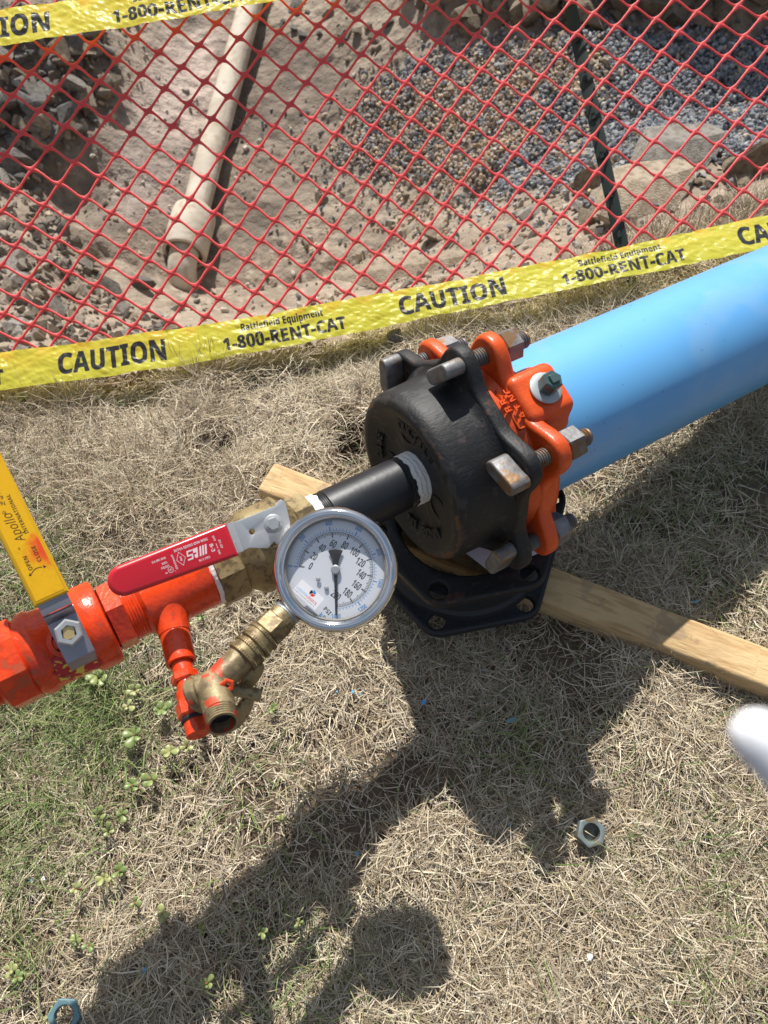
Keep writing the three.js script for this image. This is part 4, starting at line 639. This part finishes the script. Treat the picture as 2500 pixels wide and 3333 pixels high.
// red ball valve with yellow lever
{
  const cv = camV(-0.062);
  const rv = part('red_ball_valve', merge([
    hex(0.0605, -0.0235, -0.0045, A0, D, { n: 6, bore: 0.026, x: cv.clone().applyAxisAngle(D, 0.3) }),
    lathe([[-0.132, 0.03], [-0.128, 0.036], [-0.1, 0.037], [-0.096, 0.0405], [-0.088, 0.041], [-0.084, 0.0385], [-0.05, 0.038], [-0.0475, 0.0415], [-0.045, 0.0425], [-0.027, 0.0425], [-0.0245, 0.041], [-0.0235, 0.033]], A0, D, 72, { crease: 0.7 }),
    hex(0.0715, -0.128, -0.1, A0, D, { n: 8, bore: 0.028, x: cv.clone().applyAxisAngle(D, 0.22) }),
    lathe([[-0.34, 0], [-0.34, 0.0302], [-0.155, 0.0302], ...thread(0.0302, -0.154, -0.127, 0.0027, 0.0009)], A0, D, 64, { crease: 0.35 }),
    lathe([[0.034, 0.017], [0.047, 0.016], [0.049, 0.011], [0.058, 0.011]], AX(-0.062), cv, 32),
    (() => { const g = new RoundedBoxGeometry(0.026, 0.03, 0.012, 3, 0.003); g.applyMatrix4(frameY(AX(-0.062).addScaledVector(cv, 0.041), cv, D)); return boxUV(toCreasedNormals(g, 0.6)); })(),
  ]), M.red, asm, 'chipped red painted ball valve body');
  const N0 = P(224, 2059, 0.668), n = camera.position.clone().sub(N0).normalize(), y = dirW(-0.448, -0.894, 0); y.addScaledVector(n, -y.dot(n)).normalize(); const x = y.clone().cross(n), fr = (yy, z, q = 0) => new THREE.Matrix4().makeBasis(x, y, n).setPosition(N0.clone().addScaledVector(y, yy).addScaledVector(n, z)).multiply(new THREE.Matrix4().makeRotationX(q));
  part('lever', merge([
    slab(poly([[-0.0125, -0.024], [0.0125, -0.024], [0.0128, 0.016], [-0.0128, 0.016]]), 0.0032, 0.0006, fr(0, -0.0034), 2),
    slab(poly([[-0.0128, 0], [0.0128, 0], [0.0128, 0.0125], [-0.0128, 0.0125]]), 0.0032, 0.0006, fr(0.0152, -0.0032, 1.05), 2),
    slab(poly([[-0.0128, 0], [0.0128, 0], [0.0128, 0.025], [-0.0128, 0.025]]), 0.0032, 0.0006, fr(0.0215, 0.0075), 2),
    slab(poly([[-0.0125, 0], [0.0125, 0], [0.0115, 0.012], [-0.0115, 0.012]]), 0.003, 0.0006, fr(-0.0238, -0.0006, -2.35), 2),
  ]), M.steelDark, rv, 'stained bare steel lever plate');
  part('lever_nut', hex(0.0212, -0.0005, 0.0085, N0, n, { bore: 0.0066 }), M.steel, rv);
  const ss = new THREE.Shape(); ss.absarc(0, 0, 0.0056, -0.95, 0.95, false); ss.absarc(0, 0, 0.0056, Math.PI - 0.95, Math.PI + 0.95, false); ss.closePath();
  part('stem', slab(ss, 0.009, 0.0004, new THREE.Matrix4().makeBasis(x, y, n).setPosition(N0.clone().addScaledVector(n, -0.002)).multiply(new THREE.Matrix4().makeRotationZ(1.2))), M.brassCut, rv);
  const yp = canvasTex(1024, 170, (c, w, h) => {       // along the lever, away from the nut
    const R = () => rnd(); c.fillStyle = '#eeb509'; c.fillRect(0, 0, w, h);
    for (let k = 0; k < 420; k++) { c.fillStyle = `rgba(${120 + R() * 60 | 0},${80 + R() * 40 | 0},10,${0.05 * R()})`; c.beginPath(); c.ellipse(R() * w * (R() < 0.6 ? 0.3 : 1), R() * h, 4 + 26 * R(), 2 + 8 * R(), R() * 3, 0, 7); c.fill(); }
    for (let k = 0; k < 420; k++) { const u = (R() + R() + R()) / 3, v = R() * R(); c.fillStyle = `rgba(232,${55 + R() * 30 | 0},20,0.085)`; c.beginPath(); c.arc(130 + 250 * u, h - 120 * v * (1 - 3 * (u - 0.5) ** 2), 5 + 13 * R(), 0, 7); c.fill(); }
    c.fillStyle = c.strokeStyle = '#1d1a16'; c.textBaseline = 'middle'; c.textAlign = 'left';
    const put = (s, X, Y, px, a = 0, f = 'bold', sx = 1) => { c.save(); c.translate(X, Y); c.rotate(a); c.scale(sx, 1); c.font = `${f} ${px}px sans-serif`; c.fillText(s, 0, 0); c.restore(); };
    put('OPEN', 165, 52, 33, 0.03); put('CLOSE', 190, 118, 32, 0.03); c.lineWidth = 5; c.beginPath(); c.moveTo(146, 44); c.quadraticCurveTo(176, 76, 158, 116); c.stroke();
    for (const [X, Y, s] of [[146, 40, -1], [156, 124, 1]]) { c.beginPath(); c.moveTo(X - 9, Y - 2 * s); c.lineTo(X + 12, Y - 2 * s); c.lineTo(X - 2, Y + 14 * s); c.fill(); }
    put('Apollo', 330, 76, 74, -0.04, 'italic', 0.82); c.lineWidth = 4; put('"', 292, 56, 40); put('"', 500, 30, 40); put('INTERNATIONAL', 360, 124, 30); c.beginPath(); c.arc(515, 62, 9, 0, 7); c.lineWidth = 2.5; c.stroke(); put('R', 510, 63, 13);
    ['16.44', '6.33', '3.16', '', 'ED'].forEach((s, k) => put(s, 560 + k * 34, 96, 30, Math.PI / 2 * 3.2));
    put('LISTED', 760, 150, 28, -Math.PI / 2);
  });
  const ym = [std({ map: yp, roughness: 0.42 }), std({ color: lin(0.82, 0.46, 0.01), roughness: 0.42, map: T.grime })];
  const s = new THREE.Shape(); s.moveTo(-0.0152, 0); s.lineTo(0.0152, 0); s.lineTo(0.0152, 0.165); s.absarc(0, 0.165, 0.0152, 0, Math.PI, false); s.closePath();
  part('lever_grip', slab(s, 0.0095, 0.0035, fr(0.0315, 0.004), 5), ym[1], rv, 'yellow plastic lever grip with black print and red overspray');
  const pg = new THREE.PlaneGeometry(0.158, 0.0238); pg.applyMatrix4(new THREE.Matrix4().makeBasis(y, x.clone().negate(), n).setPosition(N0.clone().addScaledVector(y, 0.0315 + 0.083).addScaledVector(n, 0.01375)));
  part('print', pg, ym[0], rv);
  const lb = canvasTex(256, 256, (c, w, h) => { c.clearRect(0, 0, w, h); const blob = (col, n, r0, r1) => { c.fillStyle = col; for (let k = 0; k < n; k++) { c.beginPath(); c.ellipse(rr(40, 216), rr(40, 216), rr(r0, r1), rr(r0, r1) * 0.7, rr(0, 3), 0, 7); c.fill(); } }; c.fillStyle = '#d9c24a'; c.beginPath(); c.moveTo(30, 40); c.lineTo(220, 30); c.lineTo(238, 170); c.lineTo(190, 225); c.lineTo(60, 215); c.closePath(); c.fill(); blob('#b3202c', 26, 14, 42); blob('#8e1420', 10, 8, 20); blob('#d9c24a', 9, 6, 16); });
  part('worn_label', lathe([[-0.088, 0.0388], [-0.04, 0.0388 + 0.0042]], A0, D, 24, { x: cv, phi0: rad(100), phi: rad(58), keepUV: true, crease: 0 }), std({ map: lb, transparent: true, roughness: 0.4 }), rv, 'peeling red and yellow label');
}

// ------------------------------------------------------------------ grass
const straw = [[0.6, 0.5, 0.345], [0.53, 0.43, 0.29], [0.72, 0.63, 0.47], [0.66, 0.57, 0.42], [0.4, 0.305, 0.19], [0.52, 0.455, 0.35], [0.3, 0.22, 0.135], [0.54, 0.445, 0.28], [0.2, 0.145, 0.09], [0.26, 0.2, 0.135]];
const dull = [[0.3, 0.3, 0.14], [0.36, 0.33, 0.17], [0.24, 0.27, 0.11]], green = [[0.13, 0.2, 0.045], [0.17, 0.25, 0.06], [0.1, 0.16, 0.04], [0.22, 0.27, 0.09]];
const grassMat = std({ color: 0xffffff, vertexColors: true, roughness: 0.7, side: THREE.DoubleSide });
// each blade is its own tapered strip standing or lying on the ground where it grows; a kind of grass is one uncountable mass
function blades(name, tries, place, o, label) {
  let pos = new Float32Array(tries * 27), col = new Float32Array(tries * 27), idx = new Uint32Array(tries * 21), np = 0, ni = 0;
  const S = o.seg ?? 2;
  for (let k = 0; k < tries; k++) {
    const pl = place(); if (!pl) continue;
    const [bx, F, cols, dy = 0, lk = 1] = pl, len = rr(o.len[0], o.len[1]) * lk, w = rr(o.w[0], o.w[1]) / 2, c = pick(cols), br = rr(0.78, 1.18), curl = rr(-o.curl, o.curl), bend = rr(-0.3, 1) * o.bend; let h = rr(0, 6.283), t = rr(o.tilt[0], o.tilt[1]), x = bx, z = -F, y = groundY(bx, F) + dy; const yl = y + 0.0004, b0 = np / 3;
    for (let s = 0; s <= S; s++) {
      const f = s / S, ww = w * (1 - 0.55 * f), sx = -Math.sin(h) * ww, sz = Math.cos(h) * ww, yy = Math.max(y, yl), last = s === S, g = br * (0.92 + 0.16 * f);
      if (last) { pos[np] = x; pos[np + 1] = yy; pos[np + 2] = z; } else { pos[np] = x + sx; pos[np + 1] = yy; pos[np + 2] = z + sz; pos[np + 3] = x - sx; pos[np + 4] = yy; pos[np + 5] = z - sz; }
      for (let q = 0; q < (last ? 1 : 2); q++) { col[np] = c[0] * g; col[np + 1] = c[1] * g; col[np + 2] = c[2] * g; np += 3; }
      if (s) { const i = b0 + (s - 1) * 2; if (last) { idx[ni++] = i; idx[ni++] = i + 1; idx[ni++] = i + 2; } else { idx[ni++] = i; idx[ni++] = i + 1; idx[ni++] = i + 2; idx[ni++] = i + 1; idx[ni++] = i + 3; idx[ni++] = i + 2; } }
      const dl = len / S; x += Math.cos(h) * Math.sin(t) * dl; z += Math.sin(h) * Math.sin(t) * dl; y += Math.cos(t) * dl; t = Math.min(t + bend, 2); h += curl;
    }
  }
  const g = new THREE.BufferGeometry(); g.setAttribute('position', new THREE.BufferAttribute(pos.slice(0, np), 3)); g.setAttribute('color', new THREE.BufferAttribute(col.slice(0, np), 3)); g.setIndex(new THREE.BufferAttribute(idx.slice(0, ni), 1)); g.computeVertexNormals();
  return tag(mesh(name, g, grassMat), label, 'grass', null, 'stuff');
}
const greenC = [[130, 2330, 0.15, 1], [60, 2480, 0.13, 1], [300, 2300, 0.09, 0.9], [40, 2700, 0.12, 0.55], [150, 1700, 0.13, 0.45], [60, 1850, 0.12, 0.8], [1650, 2420, 0.06, 0.3], [30, 3050, 0.1, 0.35], [2350, 3000, 0.14, 0.25], [1000, 3150, 0.12, 0.22], [2300, 1700, 0.2, 0.2], [860, 2620, 0.07, 0.22]].map(([x, y, r, s]) => { const g = G(x, y); return [g.x, -g.z, r, s]; });
const greenAt = (x, F) => { let g = 0; for (const [a, b, r, s] of greenC) g = Math.max(g, s * Math.exp(-(((x - a) ** 2 + (F - b) ** 2) / (r * r)))); return clamp(g * (1 + 1.1 * fbm(x * 14, F * 14, 71, 3))); };
const bareAt = (x, F) => sstep(0.13, 0.3, fbm(x * 5.5, F * 5.5, 81, 4));
const onLawn = () => { const x = rr(-1.05, 1.15), F = rr(-0.28, 1.75); return F < edgeF(x) + 0.018 + 0.05 * fbm(x * 9, 0, 91, 2) ? [x, F] : null; };
const gp = (x, F, dy = 0) => V(x, groundY(x, F) + dy, -F);
const view = (x, F) => { const v = V(x, 0, -F).sub(camera.position), z = -v.dot(dirW(0, 0, -1)), a = v.dot(dirW(1, 0, 0)) / z, b = v.dot(dirW(0, -1, 0)) / z; return Math.abs(a) < 0.62 && b > -0.8 && b < 0.75; };
const grassy = [...straw, ...dull, dull[0], dull[2]];
blades('dry_grass', 860000, () => {
  const p = onLawn(); if (!p) return null; const [x, F] = p, inV = view(x, F); if (!inV && rnd() > 0.12) return null;
  const b = bareAt(x, F); if (rnd() < 0.78 * b) return null; if (F > edgeF(x) - 0.55 && x < 0.2 && rnd() < 0.9 * sstep(0.15, 0.24, fbm(x * 8, F * 8, 37, 3))) return null; const g = greenAt(x, F), th = fbm(x * 9, F * 9, 55, 3); if (rnd() < 0.3 - th) return null;
  return [x, F, rnd() < 0.7 * g + 0.03 + 0.3 * fbm(x * 4, F * 4, 57, 2) ? grassy : straw, rnd() * (0.004 + 0.02 * clamp(0.5 + th)), 1];
}, { len: [0.012, 0.046], w: [0.0006, 0.0018], tilt: [0.95, 1.62], curl: 0.5, bend: 0.25, seg: 2 }, 'matted dry straw coloured lawn grass');
blades('lawn_stubble', 60000, () => { const p = onLawn(); if (!p || !view(...p) || rnd() < 0.9 * bareAt(...p)) return null; if (fbm(p[0] * 6, p[1] * 6, 99, 3) < rr(-0.3, 0.3)) return null; return [...p, grassy]; }, { len: [0.012, 0.038], w: [0.0008, 0.0016], tilt: [0.2, 1.1], curl: 0.35, bend: 0.4, seg: 3 }, 'short upright dull olive and straw grass stubble');
blades('green_grass', 420000, () => { const p = onLawn(); if (!p || rnd() > 0.006 + 0.7 * greenAt(...p) ** 1.6) return null; return [...p, rnd() < 0.25 ? dull : green, 0.004]; }, { len: [0.025, 0.08], w: [0.0008, 0.0017], tilt: [0.4, 1.3], curl: 0.25, bend: 0.35, seg: 3 }, 'thin green grass growing through the dry lawn');
blades('long_dry_grass', 120000, () => { const x = rr(-1, 1.2), e = edgeF(x), F = e - 0.42 * rnd() ** 1.5 + 0.012 + (x > 0.45 ? rr(0, 0.14) : 0); if (fbm(x * 7, F * 7, 61, 3) < rr(-0.22, 0.34)) return null; return [x, F, straw, 0.004]; }, { len: [0.035, 0.1], w: [0.0007, 0.0015], tilt: [0.4, 1.4], curl: 0.6, bend: 0.5, seg: 4 }, 'long wispy dry grass along the pit edge below the tape');
// soil clods along the eroded lawn edge
scatter('soil_clods', 2600, pebbles, std({ color: 0xffffff, roughness: 1 }), () => { const x = rr(-0.9, 0.4), F = edgeF(x) + 0.09 - 0.2 * rnd(); const s = 0.004 + 0.014 * rnd() ** 3; if (fbm(x * 5, F * 5, 66, 3) < rr(-0.2, 0.2)) return null; return mat4(gp(x, F), rr(0, 6), rr(0, 6), rr(0, 6), s); }, [[0.26, 0.19, 0.13], [0.34, 0.26, 0.18], [0.2, 0.145, 0.1]], 'crumbled brown soil clods along the eroded lawn edge', 'soil');

// ------------------------------------------------------------------ small things on the lawn
{ // loose nuts
  const nut = (label, p, af, bore, h, turn, mat, tilt, blind, lift = 0.014) => { const o = base('hex_nut', V(p.x, groundY(p.x, -p.z) + lift, p.z)); tag(o, label, 'nut'); const Z = V(0, 0, 0), U = V(0, 1, 0); { const hs = hexShape(hexR(af), 0.0015, turn); hs.holes.push(hole(0, 0, bore)); mesh('body', slab(hs, h, 0.0012, frameZ(Z, U, V(1, 0, 0)), 2), mat, o); } mesh('bore', lathe(blind ? [[h * 0.99, bore], [0.004, bore], [0.004, 0]] : [[h, bore * 1.02], [h - 0.001, bore * 0.97], [0.001, bore * 0.97], [0, bore * 1.02]], Z, U, 32), mat, o); o.rotation.set(tilt[0], 0, tilt[1]); return o; };
  nut('green hexagonal nut with a deep round bore lying alone on the lawn', G(1915, 2705, 0.02), 0.0305, 0.0098, 0.02, 0.16, std({ map: T.zinc, color: lin(1.0, 1.2, 1.15), metalness: 0.35, roughness: 0.45 }), [0.16, -0.05], true);
  nut('flat teal hexagonal nut with a wide open hole in the straw', G(226, 3305, 0.01), 0.0325, 0.0108, 0.007, -0.12, M.nutTeal, [0.05, 0.03], false, 0.024);
}
{ // purslane
  const leafG = new THREE.SphereGeometry(1, 12, 8); { const p = leafG.attributes.position; for (let i = 0; i < p.count; i++) { let x = p.getX(i), y = p.getY(i), z = p.getZ(i); const f = (x + 1) / 2; z *= 0.42 * (0.35 + 0.8 * f); y = y * 0.17 + 0.16 * z * z + 0.1 * f * f; p.setXYZ(i, f * 1, y, z); } leafG.computeVertexNormals(); }
  const stemG = new THREE.CylinderGeometry(0.0011, 0.0013, 1, 6); stemG.translate(0, 0.5, 0);
  const tones = [[0.2, 0.26, 0.085], [0.25, 0.3, 0.1], [0.34, 0.36, 0.14]].map((c) => { const m = M.weed.clone(); m.color = lin(...c); return m; });
  const where = [[331, 2215, 1.5], [445, 2256, 1.1], [535, 2320, 1.5], [430, 2310, 1.1], [452, 2403, 1.7], [565, 2456, 1.2], [614, 2437, 1.2], [663, 2388, 1], [503, 2543, 1.3], [441, 2562, 1], [331, 2652, 1.2], [405, 2652, 1.1], [365, 2709, 1.3], [354, 2863, 1.1], [399, 2840, 1], [267, 2897, 1.1], [452, 2942, 1], [546, 2976, 1.1], [267, 3059, 0.9], [313, 3078, 0.8], [897, 2317, 0.9], [923, 2675, 0.9], [863, 3036, 0.9], [980, 3006, 0.7], [689, 3198, 0.9], [49, 3157, 1], [663, 2017, 1], [621, 2044, 1], [90, 3180, 0.8], [60, 1275, 1.3], [110, 1640, 1.1], [672, 3022, 0.7]];
  where.forEach(([px, py, s], w) => {
    const g = G(px, py, 0.01), o = base('purslane_plant', V(g.x, groundY(g.x, -g.z) + 0.002, g.z)); const n = 4 + Math.floor(rnd() * 4), ti = Math.floor(rnd() * 3), mt = tones[ti], lab = (s > 1.15 ? 'large ' : s < 0.95 ? 'tiny ' : 'small ') + ['deep green', 'fresh green', 'yellowish green'][ti] + ' succulent weed with ' + ['four', 'five', 'six', 'seven'][n - 4] + ' rounded leaves in the dry grass'; tag(o, lab, 'weed', lab.replace(' in the dry grass', 's')); const _w = w, a0 = rr(0, 6), H = rr(0.024, 0.034);
    const st = mesh('stem', stemG, M.weedStem, o); st.scale.set(1, H, 1);
    for (let k = 0; k < n; k++) { const l = mesh('leaf', leafG, mt, o), sc = rr(0.007, 0.0145) * s * 0.8; l.scale.set(sc, sc, sc); l.rotation.order = 'YXZ'; l.rotation.set(rr(-0.3, 0.3), a0 + k * 6.283 / n + rr(-0.35, 0.35), rr(0.05, 0.6)); l.position.set(0, H * rr(0.75, 1), 0); }
  });
}
{ // plastic shavings and litter
  const chip = (px, py, w, l, m, label, group) => { const g = G(px, py, 0.012), s = new THREE.Shape(), n = 9; for (let k = 0; k < n; k++) { const a = k / n * 6.283, r = rr(0.6, 1.1); k ? s.lineTo(w * r * Math.cos(a), l * r * Math.sin(a)) : s.moveTo(w * r * Math.cos(a), l * r * Math.sin(a)); } const q = new THREE.ExtrudeGeometry(s, { depth: 0.0009, bevelEnabled: false }); q.rotateX(-Math.PI / 2); const p = q.attributes.position; for (let i = 0; i < p.count; i++) p.setY(i, p.getY(i) + 40 * p.getX(i) ** 2); q.computeVertexNormals(); const o = mesh('plastic_shaving', q, m); o.position.set(g.x, groundY(g.x, -g.z) + 0.022, g.z); o.rotation.set(rr(-0.4, 0.4), rr(0, 6), rr(-0.4, 0.4)); tag(o, label, 'litter', group); };
  const blue = std({ color: lin(0.1, 0.36, 0.78), roughness: 0.5 });
  chip(1379, 2295, 0.0045, 0.0035, blue, 'bright blue plastic shaving on the shaded grass', null);
  chip(1663, 2350, 0.003, 0.009, M.nutTeal, 'long dull teal plastic sliver on the shaded grass', null);
  for (const [x, y, w] of [[1150, 2258, 3], [475, 3155, 3.5], [2258, 1970, 3], [1575, 2188, 1.6], [1660, 2688, 1.8], [1165, 2780, 3], [2250, 1972, 2], [108, 2866, 1.8], [1175, 2268, 2], [1100, 2260, 1.5]]) chip(x, y, w / 1000, w / 1300, M.chip, 'tiny pale blue plastic chip in the dry grass', 'blue plastic chips');
  chip(1915, 3115, 0.0042, 0.0034, M.whiteChip, 'small white crumb lying on the dry lawn', null); chip(145, 2862, 0.003, 0.003, M.whiteChip, 'white flake beside the green grass', null);
}
{ // gloved hand that holds the camera: only a fingertip reaches the picture
  const C = P(2468, 2398, 0.15), ex = dirW(0.52, 0.85, -0.06).normalize(), ey = dirW(0.75, -0.2, -0.63); ey.addScaledVector(ex, -ey.dot(ex)).normalize(); const ez = ex.clone().cross(ey);
  const J = (a, b, c) => V(a, b, -c), bones = [];
  const chain = (pts, r) => { for (let k = 0; k + 1 < pts.length; k++) bones.push([pts[k], pts[k + 1], r[k], r[k + 1]]); };
  chain([J(0, 0, 0), J(0.022, 0.006, 0), J(0.046, 0.022, 0), J(0.062, 0.055, 0)], [0.0066, 0.0078, 0.0092, 0.011]);
  [0.021, 0.042, 0.062].forEach((z, k) => chain([J(0.008 + 0.004 * k, 0.012, z), J(0.028, 0.016, z), J(0.05, 0.028, z), J(0.064, 0.058, z * 0.97)], [0.008 - 0.0005 * k, 0.0085, 0.0095, 0.011].map((q) => q - 0.0003 * k)));
  chain([J(0.064, 0.058, 0.002), J(0.06, 0.105, 0.012)], [0.0135, 0.015]); chain([J(0.064, 0.06, 0.022), J(0.06, 0.108, 0.028)], [0.0135, 0.016]); chain([J(0.064, 0.06, 0.042), J(0.06, 0.108, 0.04)], [0.013, 0.016]); chain([J(0.064, 0.06, 0.06), J(0.06, 0.105, 0.05)], [0.0125, 0.015]);
  chain([J(0.058, 0.1, 0.012), J(0.04, 0.085, -0.012), J(0.02, 0.07, -0.02), J(0.004, 0.06, -0.018)], [0.014, 0.0115, 0.0105, 0.0085]); chain([J(0.06, 0.105, 0.03), J(0.058, 0.15, 0.032)], [0.024, 0.022]);
  const N = 76, mc = new MarchingCubes(N, new THREE.MeshBasicMaterial(), false, false, 90000), half = 0.105, cen = V(0.04, 0.07, -0.022), ab = V(), ap = V(), q = V();
  for (let k = 0; k < N; k++) for (let j = 0; j < N; j++) for (let i = 0; i < N; i++) {
    q.set((i / N * 2 - 1) * half + cen.x, (j / N * 2 - 1) * half + cen.y, (k / N * 2 - 1) * half + cen.z); let dd = 1;
    for (const [a, b, r0, r1] of bones) { ab.subVectors(b, a); ap.subVectors(q, a); const t = clamp(ap.dot(ab) / ab.lengthSq()), e = ap.addScaledVector(ab, -t).length() - lerp(r0, r1, t), h = clamp(0.5 + 0.5 * (dd - e) / 0.004); dd = lerp(dd, e, h) - 0.004 * h * (1 - h); }
    mc.field[i + j * N + k * N * N] = -dd;
  }
  mc.isolation = 0; mc.update(); const n = mc.count, g = new THREE.BufferGeometry(); g.setAttribute('position', new THREE.Float32BufferAttribute(mc.positionArray.slice(0, n * 3), 3));
  g.scale(half, half, half); g.translate(cen.x, cen.y, cen.z); const w = mergeVertices(g, 1e-5); w.computeVertexNormals();
  w.scale(0.84, 0.84, 0.84); w.applyMatrix4(new THREE.Matrix4().makeBasis(ex, ey, ez)); const o = mesh('gloved_hand', boxUV(w), M.glove); o.position.copy(C);
  tag(o, 'blurred fingertip of a white gloved hand reaching in beside the lens', 'hand');
}
renderer.render(scene, camera);
